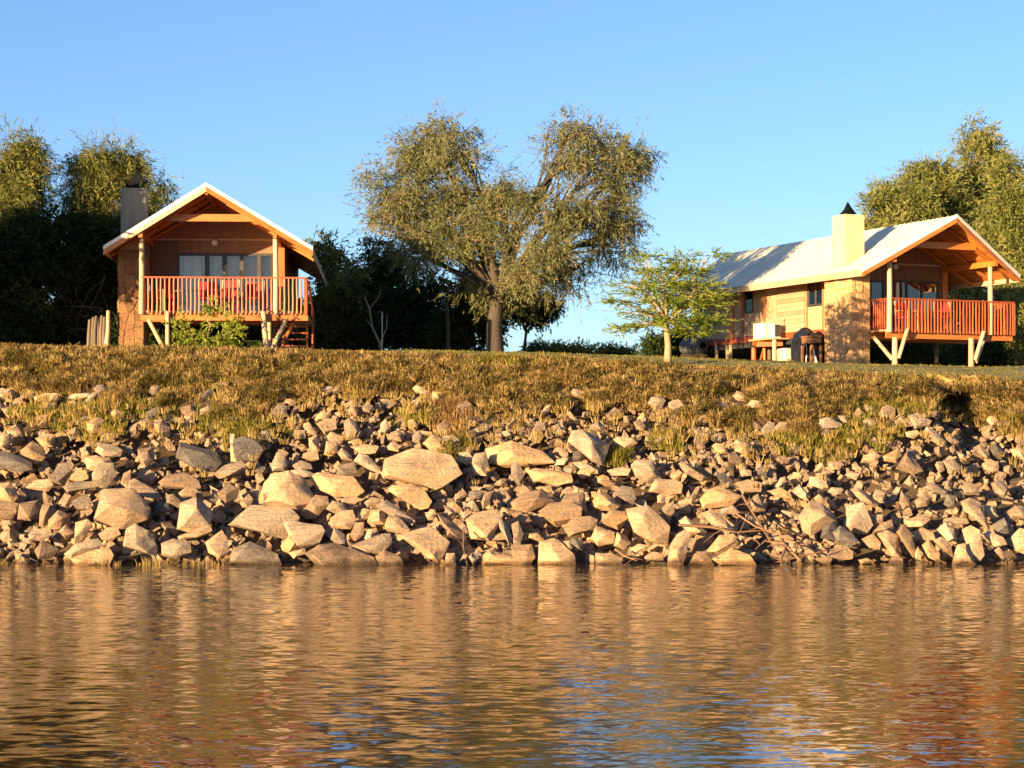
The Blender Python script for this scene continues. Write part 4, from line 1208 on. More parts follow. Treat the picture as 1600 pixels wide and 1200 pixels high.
# ------------------------------------------------------------------ rocks
TILES = {'A': 0, 'B': 400, 'C': 800, 'D': 1200}
TR = '''A t 61,79 64,71 72,68 82,70 89,75 93,82 91,88 83,92 78,94 68,92 61,90
A g 110,86 113,79 122,75 128,77 132,84 131,92 122,96 112,94
A g 144,92 148,85 157,80 168,79 180,82 186,88 184,95 178,100 166,97 150,95
A d 110,43 113,41 125,44 134,47 138,53 134,58 127,59 117,55 111,50
A d 146,39 152,37 160,40 164,45 161,52 150,52
A p 143,35 146,36 149,52 145,52
A o 13,46 20,40 26,44 28,50 23,54 15,50
A t 22,38 29,35 34,36 33,43 27,43
A t 0,36 6,35 7,40 4,45 -3,43
A d -6,45 8,48 19,53 20,57 12,59 4,57 -4,55
A g 31,64 36,55 43,53 45,57 40,67 34,67
A o 44,59 53,58 55,63 50,65 44,64
A t 53,50 60,49 67,51 69,56 62,59 55,57
A g 58,60 62,54 70,54 72,62 66,69 59,67
A g 40,68 48,65 58,65 61,68 54,71 43,72
A t 79,67 84,63 92,67 99,72 100,76 90,73 81,70
A b 100,65 105,61 116,60 123,64 125,69 118,70 103,69
A t 112,72 117,68 123,70 122,74 114,75
A o -3,67 5,66 9,69 11,75 8,78 -3,76
A b -3,77 8,78 10,84 8,88 -3,88
A b 12,79 17,76 23,77 24,84 20,89 12,88
A b 31,89 36,83 42,83 44,87 38,95 31,94
A t 47,91 54,89 57,92 53,101 48,104 50,96
A t 37,96 41,92 46,97 42,101
A g 18,98 22,95 31,94 32,98 27,102 19,101
A b 22,108 26,102 33,103 36,107 33,112 25,113
A g 41,110 48,104 60,101 64,105 56,109 45,113
A o 45,113 58,108 67,107 70,111 68,117 50,118
A g 78,105 79,95 84,92 92,96 97,104 98,111 90,109
A t 62,98 67,94 73,94 75,98 70,102 64,101
A g 101,104 108,101 118,103 119,109 112,113 102,111
A t 129,103 138,96 141,100 143,108 139,113 131,109
A g 142,113 147,107 156,103 163,105 172,110 176,117 160,118 144,117
A t 112,99 120,95 130,92 132,96 124,100 113,101
A t 103,74 108,73 113,78 112,81 105,79
A d 97,81 100,77 105,79 106,85 100,84
A t 37,78 40,73 44,74 43,81 38,81
A g 46,77 52,73 56,76 57,82 50,83
A b 25,85 26,80 31,79 31,86 28,93 25,92
A g 60,46 61,41 70,42 76,45 75,49 66,50
A o 63,37 66,34 71,36 72,40 63,41
A t 43,33 47,31 50,34 49,37 44,36
A o 22,12 28,10 35,10 36,14 31,17 22,14
A t 27,17 33,16 33,22 28,23
A p 41,12 46,10 55,10 54,12 48,14 41,13
A o 22,25 28,23 32,25 29,31 25,31
A o 54,28 60,25 66,27 66,33 60,36 55,33
A t 96,27 101,26 106,31 106,36 101,38 97,33
A t 86,28 92,25 96,29 95,33 91,31
A b 86,45 95,44 96,52 92,56 87,51
A t 4,32 9,30 13,34 14,37 6,36
A b 113,19 119,17 124,22 122,25 114,23
A t 125,20 130,18 133,22 126,24
A o 133,4 138,2 142,4 141,6 134,7
A g 134,60 140,55 150,52 153,55 149,60 138,63
A b 136,72 142,68 149,69 148,75 142,81 139,78
A t 150,78 155,73 158,76 156,81 152,81
A t 16,69 23,64 30,64 33,67 30,71 20,70
A b 76,66 77,60 81,58 82,64 79,68
B t 80,59 82,51 88,46 100,45 112,47 121,49 127,55 128,60 122,66 112,69 100,68 88,64 81,62
B t 3,78 6,66 10,61 20,59 28,63 32,70 37,77 35,81 28,85 18,82 8,80
B b 28,85 35,81 37,74 44,75 45,79 38,87 32,88
B o 35,63 39,60 50,60 60,62 66,66 67,71 62,74 50,74 40,70
B o 83,71 86,68 98,67 105,71 109,77 107,81 102,82 94,77
B g 51,55 56,52 61,53 63,59 60,62 51,61
B p 62,52 65,47 70,49 77,56 79,60 72,58 64,54
B t 51,47 54,44 59,48 61,52 54,51
B p 22,58 28,57 36,60 37,62 30,63 22,60
B g 23,55 28,52 34,54 35,57 27,58
B g 10,54 13,47 17,48 20,54 19,58 11,58
B t 33,38 38,36 40,45 38,47 34,45
B t 30,47 38,46 39,51 34,52 29,50
B t 38,29 43,26 49,26 50,32 44,36 40,33
B t 43,38 47,34 54,37 54,42 47,41
B t 44,40 51,40 51,46 47,49 43,48
B t 38,24 41,21 46,22 45,26 39,26
B g 55,28 58,25 62,28 66,34 64,39 57,38
B o 58,40 64,38 66,41 62,43 58,42
B t 59,43 70,42 76,43 74,47 66,48 60,46
B o 105,41 110,36 116,38 121,44 120,47 110,46
B t 113,30 117,28 121,30 121,35 115,35
B g 116,37 123,36 127,39 124,44 121,43
B t 82,36 88,33 92,35 91,40 83,39
B t 82,43 86,39 89,42 89,46 83,45
B p 97,15 102,13 102,21 99,20
B g 66,18 70,15 73,18 72,22 67,21
B b 55,17 60,14 64,20 63,24 58,23
B g 78,29 81,26 84,31 82,35 78,34
B t 95,27 98,26 101,30 100,33 96,32
B g 98,36 102,33 105,38 103,42 98,40
B g 134,53 137,48 143,47 145,55 144,61 136,60
B t 131,44 135,43 136,48 132,49
B o 145,45 150,41 160,40 168,42 178,46 186,53 180,55 168,55 155,56 148,53
B g 8,24 14,16 19,18 19,24 14,25
B p 18,92 21,90 33,91 40,93 42,96 39,103 30,107 22,100
B o 16,105 22,97 29,98 29,104 22,111 17,108
B t 20,109 30,107 31,110 24,113
B t 47,88 52,84 60,83 62,89 59,94 48,94
B t 44,82 48,77 55,79 57,83 50,85
B t 63,86 67,82 72,83 70,88 66,90
B t 59,99 62,91 67,91 67,98 62,102
B g 46,97 49,94 55,98 58,105 54,107 47,101
B g 59,105 70,102 78,98 83,98 84,103 79,109 70,110 60,107
B p 68,100 70,95 73,95 73,101 69,102
B t 70,90 72,83 80,82 83,86 81,92 73,93
B t 81,92 84,86 90,88 96,95 92,97 83,96
B g 76,80 82,77 92,84 99,89 98,91 90,89
B t 90,99 98,95 108,94 116,98 120,103 118,110 114,115 108,112 104,104 96,101
B b 32,110 40,105 50,104 62,107 72,112 76,118 60,119 40,118
B b 75,112 80,108 90,112 92,118 77,118
B t 118,117 119,110 124,110 125,117
B t 133,112 136,109 139,113 136,117
B b 114,86 120,88 130,97 131,103 124,99 116,92
B t 132,89 138,85 148,83 154,86 150,95 146,101 135,100
B t 146,98 154,97 156,101 147,102
B g 150,90 153,86 158,95 160,100 158,104 154,98
B t 141,78 143,72 147,72 146,79 142,82
B t 117,80 121,81 125,85 122,87
B t 128,87 132,82 135,84 131,89
B t 68,78 72,75 78,76 76,80 70,81
B t 53,76 60,74 66,76 60,80 55,79
B o 140,113 146,108 156,110 164,113 166,117 142,117
B t 24,33 30,33 31,38 26,39
B t 30,29 33,28 38,34 37,36 33,35
C t 17,117 18,103 21,99 27,101 33,106 38,110 39,117
C t 72,83 76,81 86,81 92,85 98,93 100,101 96,104 86,102 77,96 73,88
C o 17,84 24,79 36,78 43,81 42,87 34,93 28,93 22,88
C b 33,94 38,88 48,87 53,89 52,95 44,98 36,99
C o 55,90 62,83 70,84 72,88 66,95 58,92
C t 50,100 53,93 59,92 64,97 63,103 54,105
C t 64,105 66,97 71,99 74,103 70,107
C t 31,78 34,73 40,71 45,72 46,84 43,85 40,79
C o 51,77 55,70 60,73 64,78 67,80 62,83 52,82
C g 64,72 69,68 75,69 77,75 75,79 66,74
C g 75,55 78,52 88,52 92,58 93,63 85,66 78,62
C t 85,67 90,64 102,64 106,67 105,72 97,73 86,71
C p 36,40 38,34 45,33 53,36 60,42 61,48 56,54 50,52 42,46
C g 0,55 3,53 8,60 9,65 6,67 0,61
C o 10,58 16,57 28,58 36,60 37,65 28,67 14,65
C p 38,53 45,53 53,58 53,60 44,58
C t 63,39 67,37 75,38 78,41 70,46 65,43
C t 48,30 54,27 58,31 57,34 51,33
C b 0,78 8,72 18,70 26,77 20,80 10,84 2,82
C o 118,76 123,70 130,68 140,71 143,74 136,80 125,82 120,81
C t 119,85 124,84 133,89 139,95 136,98 126,93
C p 131,82 138,80 142,84 137,86 131,85
C t 105,54 108,53 116,57 122,62 118,65 108,59
C d 128,60 133,60 138,66 138,70 132,67
C b 140,66 148,64 156,66 155,71 146,72
C t 149,76 154,73 157,78 158,83 150,84
C t 97,117 99,105 104,98 108,96 111,99 109,108 106,117
C o 111,117 116,109 121,109 126,117
C o 122,108 130,99 138,98 143,103 138,107 128,110
C o 126,113 138,107 148,111 152,117 130,117
C t 74,107 79,104 86,105 84,108 76,110
C t 53,117 53,110 62,110 68,113 68,117
C b 83,112 88,109 94,110 94,114 84,115
C t 92,83 97,79 101,78 101,84 98,88
C t 105,90 109,87 114,90 121,96 120,99 110,97
C t 91,74 94,72 96,74 95,78 91,78
C t 110,77 115,69 118,68 117,73 112,79
C o 125,43 128,41 133,43 135,47 130,48
C t 137,42 141,39 147,41 150,45 147,48 140,46
C d 36,103 40,100 44,103 44,108 39,107
C o 0,105 6,103 12,105 14,112 11,117 0,117
C g 0,92 4,90 7,98 5,104 0,104
C p 60,58 68,56 74,57 72,61 62,61
C t 76,28 80,26 83,30 82,33 78,32
D p 48,93 50,81 54,79 60,79 64,86 65,92 60,97 52,96
D t 20,87 27,78 34,79 40,85 42,90 34,93 26,98 22,95
D d 33,100 35,93 41,90 43,94 41,101 36,102
D d 41,97 46,93 52,97 57,103 50,105 44,104
D t 59,101 61,98 66,98 70,103 69,107 63,106
D t 69,98 75,96 81,99 83,106 82,112 77,111 76,103
D o 81,97 86,93 90,98 92,108 90,112 86,105
D t 86,89 94,86 100,85 101,89 96,93 88,93
D t 90,97 97,94 103,97 104,101 96,102 91,100
D o 97,105 101,102 107,110 106,115 100,112
D t 104,102 109,100 114,104 115,112 108,107
D p 106,95 112,91 116,95 117,101 112,102
D g 110,89 116,87 124,88 125,91 118,92 111,91
D t 123,96 128,93 133,96 134,110 131,114 126,112 125,103
D t 116,112 119,105 124,104 125,110 130,117 115,117
D p 135,98 139,96 147,100 149,104 143,106
D b 142,108 145,106 150,112 147,115
D t 122,78 128,76 134,79 137,88 137,96 134,96 130,88 124,84
D t 80,57 86,53 88,46 92,50 96,58 90,60
D o 72,49 78,46 82,44 83,49 80,53 73,52
D t 77,27 83,23 90,28 90,30 82,31
D p 88,24 94,22 102,27 100,30 92,32 90,27
D t 86,34 93,33 95,35 91,38 87,37
D p 97,36 100,31 106,34 111,40 108,43 102,40
D t 110,38 114,35 119,40 117,43
D t 129,44 133,42 138,47 139,52 132,48
D d 138,45 143,41 147,46 146,51 140,50
D t 152,45 158,44 163,48 163,53 154,50
D p 31,33 33,26 38,25 46,29 45,31 38,30
D g 44,24 48,24 51,28 47,29
D t 53,22 57,19 61,23 60,26 55,25
D p 15,71 20,67 25,73 25,77 20,75
D o 0,71 8,69 13,72 15,76 5,74
D b 52,70 57,69 64,74 68,79 66,81 58,77
D g 65,75 68,70 74,72 72,78 67,78
D b 82,78 84,71 88,75 89,80 84,82
D t 92,77 98,73 103,75 99,80 93,81
D g 99,66 104,66 111,71 110,73 103,72
D g 110,52 116,51 121,56 119,59 112,57
D t 121,68 126,65 131,68 131,73 123,73
D d 110,79 112,73 117,74 117,80 113,81
D g 140,66 145,64 150,70 147,75 142,72
D b 66,96 70,92 77,89 78,93 70,97 65,98
D t 65,91 68,86 72,86 72,91 68,93
D t 153,100 158,95 165,96 165,112 155,108
D t 150,84 155,80 163,84 163,88 152,88
D b 36,113 40,107 48,105 53,109 52,113 44,114
D o 27,115 32,112 40,113 38,117
D o 57,114 62,113 66,115 58,117
D t 75,117 78,112 84,113 84,117
D t 92,110 94,106 97,110 96,114 92,113
D t 60,49 66,46 70,49 66,53 58,53
D t 118,46 123,48 124,52 120,51
D d 141,92 148,88 152,92 150,97 142,98'''
traced = []
for ln in TR.split('\n'):
    a, tone, *pts = ln.split()
    P = np.array([tuple(map(float, q.split(','))) for q in pts]) * 2.5 + np.array([TILES[a], 590])
    traced.append((tone, P))


def rock_mesh(pts3, mat, detail, rnd, rough=.03):
    """convex hull of points, edges broken, large ones roughened"""
    bm = bmesh.new()
    for p in pts3:
        bm.verts.new(p)
    r = bmesh.ops.convex_hull(bm, input=bm.verts)
    bmesh.ops.delete(bm, geom=list({e for e in r['geom_interior'] + r['geom_unused'] if isinstance(e, bmesh.types.BMVert)}), context='VERTS')
    size = max((v.co - bm.verts[0].co).length for v in bm.verts) if (bm.verts.ensure_lookup_table() or True) else 1
    bmesh.ops.dissolve_limit(bm, angle_limit=math.radians(13), verts=bm.verts, edges=bm.edges)
    if detail:
        bmesh.ops.bevel(bm, geom=list(bm.edges), offset=size * .009, segments=1, affect='EDGES', clamp_overlap=True)
        bmesh.ops.triangulate(bm, faces=bm.faces)
        for _ in range(detail):
            bmesh.ops.subdivide_edges(bm, edges=[e for e in bm.edges if e.calc_length() > size * (.16 if _ == 0 else .09)], cuts=1, use_grid_fill=True)
            bmesh.ops.triangulate(bm, faces=bm.faces)
        off = Vector((rnd.uniform(0, 50), rnd.uniform(0, 50), rnd.uniform(0, 50)))
        bm.normal_update()
        k = 2.6 / size
        for v in bm.verts:
            q = v.co * k + off
            f = mnoise.noise(q) * .6 + mnoise.noise(q * 2.7) * .5 + mnoise.noise(q * 6) * .35
            v.co += v.normal * (f * size * rough * .68)
    me = bpy.data.meshes.new('rock')
    bm.to_mesh(me)
    bm.free()
    me.materials.append(mat)
    me.shade_smooth()
    me.set_sharp_from_angle(angle=math.radians(19))
    return me


RR = random.Random(21)
rock_list = []          # (object, px centre, px size (w, h), tone, polygon)


def simplify(P, n):
    """drops the flattest corners of an outline until n are left: broken rock has few, sharp corners"""
    P = list(P)
    while len(P) > n:
        A = []
        for i in range(len(P)):
            a, b, c = P[i - 1], P[i], P[(i + 1) % len(P)]
            A.append(abs((b[0] - a[0]) * (c[1] - a[1]) - (b[1] - a[1]) * (c[0] - a[0])))
        P.pop(int(np.argmin(A)))
    return np.array(P)


def lay_rock(tone, P, push=0.0):
    P = simplify(P, RR.choice((5, 6, 6, 7)))
    c = (P.max(0) + P.min(0)) / 2
    wpx, hpx = np.ptp(P[:, 0]), np.ptp(P[:, 1])
    by = min(c[1] + hpx * .30, 884)
    base, t = bank_at(c[0], by)
    sc_ = base[1] / FPX
    d = min(wpx, hpx) * sc_
    Yc = base[1] - .12 * d - push
    sc_ = Yc / FPX
    C = at(c[0], c[1], Yc)
    P = c + (P - c) * 1.10
    pts = []
    tilt = RR.uniform(.25, .6)
    for (x, y) in P:
        lx, lz = (x - c[0]) * sc_, -(y - c[1]) * sc_
        pts.append((lx, lz * tilt + RR.uniform(-.06, .06) * d, lz))
    shx, shz = RR.uniform(-.42, .08), RR.uniform(-.2, .16)
    k = RR.uniform(.38, .66)
    tx, tz = RR.uniform(-.1, .55), RR.uniform(.1, .8)
    for (x, y) in simplify(P, RR.choice((3, 3, 4))):
        lx, lz = (x - c[0]) * sc_ * k, -(y - c[1]) * sc_ * k
        pts.append((lx + shx * wpx * sc_ * .5, lz * tilt - d * RR.uniform(.34, .44) + lx * tx + lz * tz * .5, lz + shz * hpx * sc_ * .5))
    if RR.random() < .35:
        pts.append((RR.uniform(-.2, .2) * wpx * sc_, -d * RR.uniform(.45, .58), RR.uniform(-.15, .2) * hpx * sc_))
    for (x, y) in P[::2]:
        lx, lz = (x - c[0]) * sc_ * .8, -(y - c[1]) * sc_ * .8
        pts.append((lx, lz * tilt + d * .55, lz))
    big = max(wpx, hpx)
    me = rock_mesh(pts, ROCKM[tone], 2 if big > 34 else 1, RR, .034 if big > 34 else .028)
    o = link('rock', me, None, tuple(C))
    rock_list.append((o, c, (wpx, hpx), tone, P))
    return o


for tone, P in traced:
    lay_rock(tone, P)

def inside(P, q):
    x, y = q
    c = False
    for i in range(len(P)):
        x0, y0 = P[i]
        x1, y1 = P[i - 1]
        if (y0 > y) != (y1 > y) and x < (x1 - x0) * (y - y0) / (y1 - y0) + x0:
            c = not c
    return c


# single small rocks between the traced ones
n_more = 300 - len(traced)
made, tries, cent = 0, 0, [r[1] for r in rock_list]
ext = [max(r[2]) for r in rock_list]
while made < n_more and tries < 6000:
    tries += 1
    x = RR.uniform(0, 1600)
    top = np.interp(x, RZX, RZY)
    y = RR.uniform(top - 22, 872) if RR.random() < .8 else RR.uniform(max(top - 60, 606), top)
    r = RR.uniform(8, 14)
    if any(inside(P, (x + dx, y + dy)) for _, c, wh, _, P in rock_list if abs(c[0] - x) < wh[0] + r and abs(c[1] - y) < wh[1] + r for dx, dy in ((0, 0), (-r * .6, 0), (r * .6, 0), (0, -r * .5), (0, r * .5))):
        continue
    n = RR.randint(5, 7)
    ang = RR.uniform(-.9, .5)
    el = RR.uniform(.5, .85)
    P = []
    for k in range(n):
        a = 2 * PI * (k + RR.uniform(-.25, .25)) / n
        px, py = r * math.cos(a), r * el * math.sin(a)
        P.append((x + px * math.cos(ang) - py * math.sin(ang), y + px * math.sin(ang) + py * math.cos(ang)))
    lay_rock(RR.choice('tttoggbpd' if x < 1250 else 'tttpgggbt'), np.array(P), -.05)
    made += 1

# ---- labels that single out each rock
LAND = {0: ('big round pale boulder, the largest rock below the pole screen', 'the round pale boulder'), 3: ('dark tilted slab with bright lower edge below the leafy shrub', 'the dark tilted slab'),
        59: ('huge broad tan slab in the middle of the bank', 'the huge broad slab'), 60: ('large smooth tan boulder with angular sides below the red railing', 'the smooth tan boulder'),
        2: ('wide grey boulder leaning below the smooth tan boulder', 'the wide grey boulder'), 107: ('big rounded boulder leaning over the water below the huge broad slab', 'the leaning boulder'),
        62: ('smooth ochre loaf-shaped boulder beside the smooth tan boulder', 'the ochre loaf boulder'), 92: ('flat ochre slab lying half under the dry grass', 'the flat ochre slab'),
        108: ('low brown mound of rock at the waterline', 'the low brown mound'), 125: ('big tan boulder with pointed side low on the bank beside the ochre wedge', 'the pointed boulder'), 126: ('wide ochre wedge boulder in the middle of the lower bank', 'the ochre wedge boulder'),
        136: ('pale streaked boulder tilted at the edge of the dry grass', 'the pale streaked boulder'), 143: ('wide ochre boulder just above the driftwood branches', 'the wide ochre boulder'),
        168: ('tall pale block with sheer face beyond the driftwood', 'the tall pale block'), 169: ('broad tan pyramid-shaped rock beside the tall pale block', 'the pyramid rock'), 181: ('smooth upright tan stone standing at the waterline', 'the upright smooth stone'),
        189: ('flat pale rock at the top of the rubble by the eroded edge', 'the flat pale rock'), 42: ('flat ochre slab perched alone in the dry grass below the dark trees', 'the perched slab')}
TONE = {'t': 'tan', 'o': 'ochre', 'g': 'grey', 'd': 'dark', 'b': 'brown', 'p': 'pale'}
NUM = ['', '', 'two', 'three', 'four', 'five', 'six', 'seven', 'eight', 'nine', 'ten', 'eleven', 'twelve']
ORD = ['first', 'second', 'third', 'fourth', 'fifth', 'sixth', 'seventh', 'eighth', 'ninth', 'tenth', 'eleventh', 'twelfth']
LI = sorted(LAND)
pend = {}
for i, (o, c, wh, tone, P) in enumerate(rock_list):
    tag(o, None, 'rock', 'rocks piled on the river bank')
    if i in LAND:
        o['label'] = LAND[i][0]
        continue
    j = min(LI, key=lambda q: abs(rock_list[q][1][0] - c[0]) + 1.3 * abs(rock_list[q][1][1] - c[1]) - .4 * max(rock_list[q][2]))
    dx, dy = c - rock_list[j][1]
    hx, hy = rock_list[j][2][0] / 2, rock_list[j][2][1] / 2
    ver = 'above' if dy < -hy * .6 else 'below' if dy > hy * .6 else ''
    hor = 'left of' if dx < -hx * .7 else 'right of' if dx > hx * .7 else ''
    if ver and hor:
        ver, hor = (ver, '') if abs(dy) / hy > abs(dx) / hx else ('', hor)
    rel = ver or hor or 'against'
    a = wh[0] * wh[1]
    size = 'large' if a > 2400 else 'medium' if a > 900 else 'small'
    ar = wh[0] / wh[1]
    shape = 'flat rock' if ar > 1.75 else 'upright rock' if ar < .8 else 'rock'
    if c[1] + wh[1] / 2 > 874:
        shape = 'waterline ' + shape
    pend.setdefault((size, TONE[tone], shape, rel, LAND[j][1]), []).append((c[0], o))
for (size, tone, shape, rel, lm), L in pend.items():
    L.sort(key=lambda q: q[0])
    for k, (_, o) in enumerate(L):
        if len(L) == 1:
            o['label'] = f'{size} {tone} {shape} {rel} {lm}'
        else:
            o['label'] = f'{ORD[k]} from left of {NUM[len(L)]} {size} {tone} {shape}s {rel} {lm}'

# ---- the countless smaller stones in the gaps
def hull_proto(rnd):
    """an angular block: the jittered, partly cut corners of a box"""
    bm = bmesh.new()
    e = (1, rnd.uniform(.55, .9), rnd.uniform(.35, .75))
    for x in (-.8, .8):
        for y in (-.8, .8):
            for z in (-.8, .8):
                if rnd.random() < .82:
                    bm.verts.new([q * k * rnd.uniform(.6, 1.15) for q, k in zip((x, y, z), e)])
    bm.verts.new((0, 0, e[2] * .9))
    bm.verts.new((.9, 0, 0))
    r = bmesh.ops.convex_hull(bm, input=bm.verts)
    bmesh.ops.delete(bm, geom=list({q for q in r['geom_interior'] + r['geom_unused'] if isinstance(q, bmesh.types.BMVert)}), context='VERTS')
    bmesh.ops.dissolve_limit(bm, angle_limit=math.radians(6), verts=bm.verts, edges=bm.edges)
    bm.verts.ensure_lookup_table()
    bm.verts.index_update()
    v = np.array([q.co[:] for q in bm.verts])
    f = [[q.index for q in x.verts] for x in bm.faces]
    bm.free()
    return v, f


protos = [hull_proto(RR) for _ in range(28)]
for tone, cnt in (('t', 2300), ('g', 1500), ('b', 900), ('o', 800)):
    vs, fs, nvt = [], [], 0
    for _ in range(cnt):
        x = RR.uniform(-60, 1660)
        top = np.interp(x, RZX, RZY)
        y = RR.uniform(top - 12, 884) if RR.random() < .88 else RR.uniform(top - 42, top)
        p, t = bank_at(x, y)
        r = (RR.uniform(.05, .13) if RR.random() < .6 else RR.uniform(.13, .23)) * (1.2 if x < 1150 and y > 760 else .9) * (.8 if y < top else 1)
        v, f = protos[RR.randrange(28)]
        Rm = np.array(Matrix.Rotation(RR.uniform(0, 6.28), 3, 'Z') @ Matrix.Rotation(RR.uniform(-.6, .6), 3, 'X') @ Matrix.Rotation(RR.uniform(0, 6.28), 3, 'Y'))
        vs.append((v * r) @ Rm.T + p + np.array([0, (.5 if y > 745 else .24) - r * .2, r * .05 - (.12 if y > 745 else .05)]))
        fs.extend([tuple(q + nvt for q in x_) for x_ in f])
        nvt += len(v)
    mb = MB()
    mb.v, mb.f = [tuple(q) for q in np.concatenate(vs)], fs
    me = bpy.data.meshes.new('rubble')
    me.from_pydata(mb.v, [], mb.f)
    me.materials.append(ROCKM[tone])
    tag(link('rubble', me), f'{TONE[tone]} rubble of small stones filling the gaps between the rocks', 'rubble', None, 'stuff')

# ------------------------------------------------------------------ grass
def blades(rng, pts, per, h, wd, lean, spread, tilt=None):
    """tufts of curved tapering blades at points: five vertices a blade"""
    n = len(pts)
    k = n * per
    hs = np.repeat(h * rng.uniform(.55, 1.3, n), per) * rng.uniform(.55, 1.15, k)
    a = rng.uniform(0, 2 * PI, k)
    rad = spread * np.sqrt(rng.random(k))
    tl = np.repeat(rng.normal(size=(n, 2)) * .18 if tilt is None else tilt, per, 0)
    b0 = np.repeat(pts, per, 0) + np.stack([rad * np.cos(a), rad * np.sin(a) * .7, -.03 + 0 * a], 1)
    ld = np.stack([np.cos(a), np.sin(a)], 1) * (lean * rng.uniform(.2, 1.2, k))[:, None] + tl
    side = np.stack([-np.sin(a + rng.normal(size=k)), np.cos(a + rng.normal(size=k)) * .5, 0 * a], 1) * (wd * rng.uniform(.6, 1.4, k))[:, None]
    mid = b0 + np.concatenate([ld * .35, np.full((k, 1), .62)], 1) * hs[:, None]
    tip = b0 + np.concatenate([ld * 1.15, np.clip(1 - .48 * np.linalg.norm(ld, axis=1), .25, 1)[:, None]], 1) * hs[:, None]
    return np.stack([b0 - side, b0 + side, mid + side * .8, mid - side * .8, tip], 1).reshape(-1, 3)


GR = leaf_mat('dry_grass_blades', [(0.0, (0.13, 0.085, 0.03)), (0.3, (0.32, 0.215, 0.07)), (0.6, (0.47, 0.33, 0.115)), (0.9, (0.58, 0.40, 0.19))], .35, 2.6)
GG = leaf_mat('green_grass_blades', [(0.0, (0.11, 0.11, 0.022)), (0.45, (0.25, 0.22, 0.045)), (0.85, (0.42, 0.32, 0.08))], .4, .9)
GB = leaf_mat('brown_weed_stems', [(0.0, (0.10, 0.055, 0.025)), (0.5, (0.25, 0.135, 0.06)), (0.9, (0.36, 0.21, 0.095))], .3, .9)
grng = np.random.default_rng(17)


def tuft_points(n, fn):
    out = []
    while len(out) < n:
        x = grng.uniform(-60, 1660)
        y = fn(x)
        if y is None:
            continue
        p, t = bank_at(x, y)
        out.append(p)
    return np.array(out)


def lip_px(x):
    return float(np.interp(x, LIPX, LIPY))


UPPER = [(c, wh) for _, c, wh, _, _ in rock_list if c[1] < np.interp(c[0], RZX, RZY) + 16]


def f_dry(x):
    top = np.interp(x, RZX, RZY)
    y = grng.uniform(lip_px(x) + 1, top + 2)
    if 1462 < x < 1540 and lip_px(x) + 4 < y < lip_px(x) + 42:
        return None
    if 745 < x < 830 and 640 < y < 672 and grng.random() < .75:
        return None
    for c, wh in UPPER:
        if abs(x - c[0]) < wh[0] * .55 + 3 and -wh[1] * .5 < y - c[1] < wh[1] * .5 + 14:
            return None
    v = math.sin(x * .05 + 1.7 * math.sin(y * .07)) + math.sin(y * .11 + x * .021)
    if v < -1.15 and grng.random() < .72:
        return None
    return y


pts = tuft_points(3400, f_dry)
link_o = link('dry_grass', quads('dry_grass', blades(grng, pts, 19, .22, .010, 1.3, .11), GR, 5, [(0, 1, 2, 3), (3, 2, 4)]))
# matted scrubby mounds: short blades growing all over low cushions, so that each has a lit and a dark side
def mounds(n, fn, per, h, mat, name, text, r0, r1, m):
    P, T = [], []
    for p in tuft_points(n, lambda x: (lambda y: y if y and lip_px(x) + 18 < y < np.interp(x, RZX, RZY) - 6 else None)(fn(x))):
        R = grng.uniform(r0, r1)
        u = unit(grng.normal(size=(m, 3)) + np.array([0, -.55, .65]))
        P.append(p + u * R * np.array([1.15, .8, .75]) * grng.uniform(.8, 1.05, (m, 1)))
        T.append(u[:, :2] * 1.0 + grng.normal(size=(m, 2)) * .15)
    P, T = np.concatenate(P), np.concatenate(T)
    tag(link(name, quads(name, blades(grng, P, per, h, .010, .7, .05, T), mat, 5, [(0, 1, 2, 3), (3, 2, 4)])), text, 'grass', None, 'stuff')


op = tuft_points(600, lambda x: (lambda y: y if y and math.sin(x * .031 + 2 * math.sin(y * .05 + x * .004)) + math.sin(y * .09 - x * .013) > .55 else None)(f_dry(x)))
GO = leaf_mat('olive_grass_blades', [(0.0, (0.075, 0.06, 0.02)), (0.45, (0.19, 0.15, 0.045)), (0.85, (0.33, 0.25, 0.075))], .35, 2.6)
tag(link('olive_grass', quads('olive_grass', blades(grng, op, 20, .26, .010, 1.1, .14), GO, 5, [(0, 1, 2, 3), (3, 2, 4)])), 'olive brown grass clumps among the golden grass', 'grass', None, 'stuff')
mounds(210, f_dry, 6, .16, GO, 'olive_mounds', 'darker olive cushions of scrub on the bank face', .15, .33, 50)
tall = blades(grng, tuft_points(420, lambda x: (lambda y: y if y and y > lip_px(x) + 22 else None)(f_dry(x))), 30, .36, .010, .95, .13)
tag(link('tall_grass', quads('tall_grass', tall, GR, 5, [(0, 1, 2, 3), (3, 2, 4)])), 'taller shaggy tussocks standing out of the dry grass', 'grass', None, 'stuff')
mounds(430, f_dry, 6, .17, GR, 'grass_mounds', 'matted cushions of golden grass on the bank face', .16, .36, 52)
tag(link_o, 'golden dry grass tufts covering the upper bank', 'grass', None, 'stuff')

GREEN = [(355, 660, 60, 22), (385, 668, 45, 16), (110, 655, 40, 18), (200, 640, 50, 20), (155, 670, 30, 14), (660, 650, 30, 18), (965, 715, 18, 12), (1345, 680, 45, 16), (1300, 700, 40, 16), (1450, 635, 60, 18), (1420, 600, 60, 12),
         (1585, 650, 40, 22), (790, 566, 45, 7), (325, 595, 30, 18), (700, 700, 30, 15), (1040, 690, 20, 14), (1370, 640, 40, 14), (1250, 690, 40, 20), (60, 650, 40, 12)]


def f_green(x):
    q = GREEN[grng.integers(len(GREEN))]
    return q


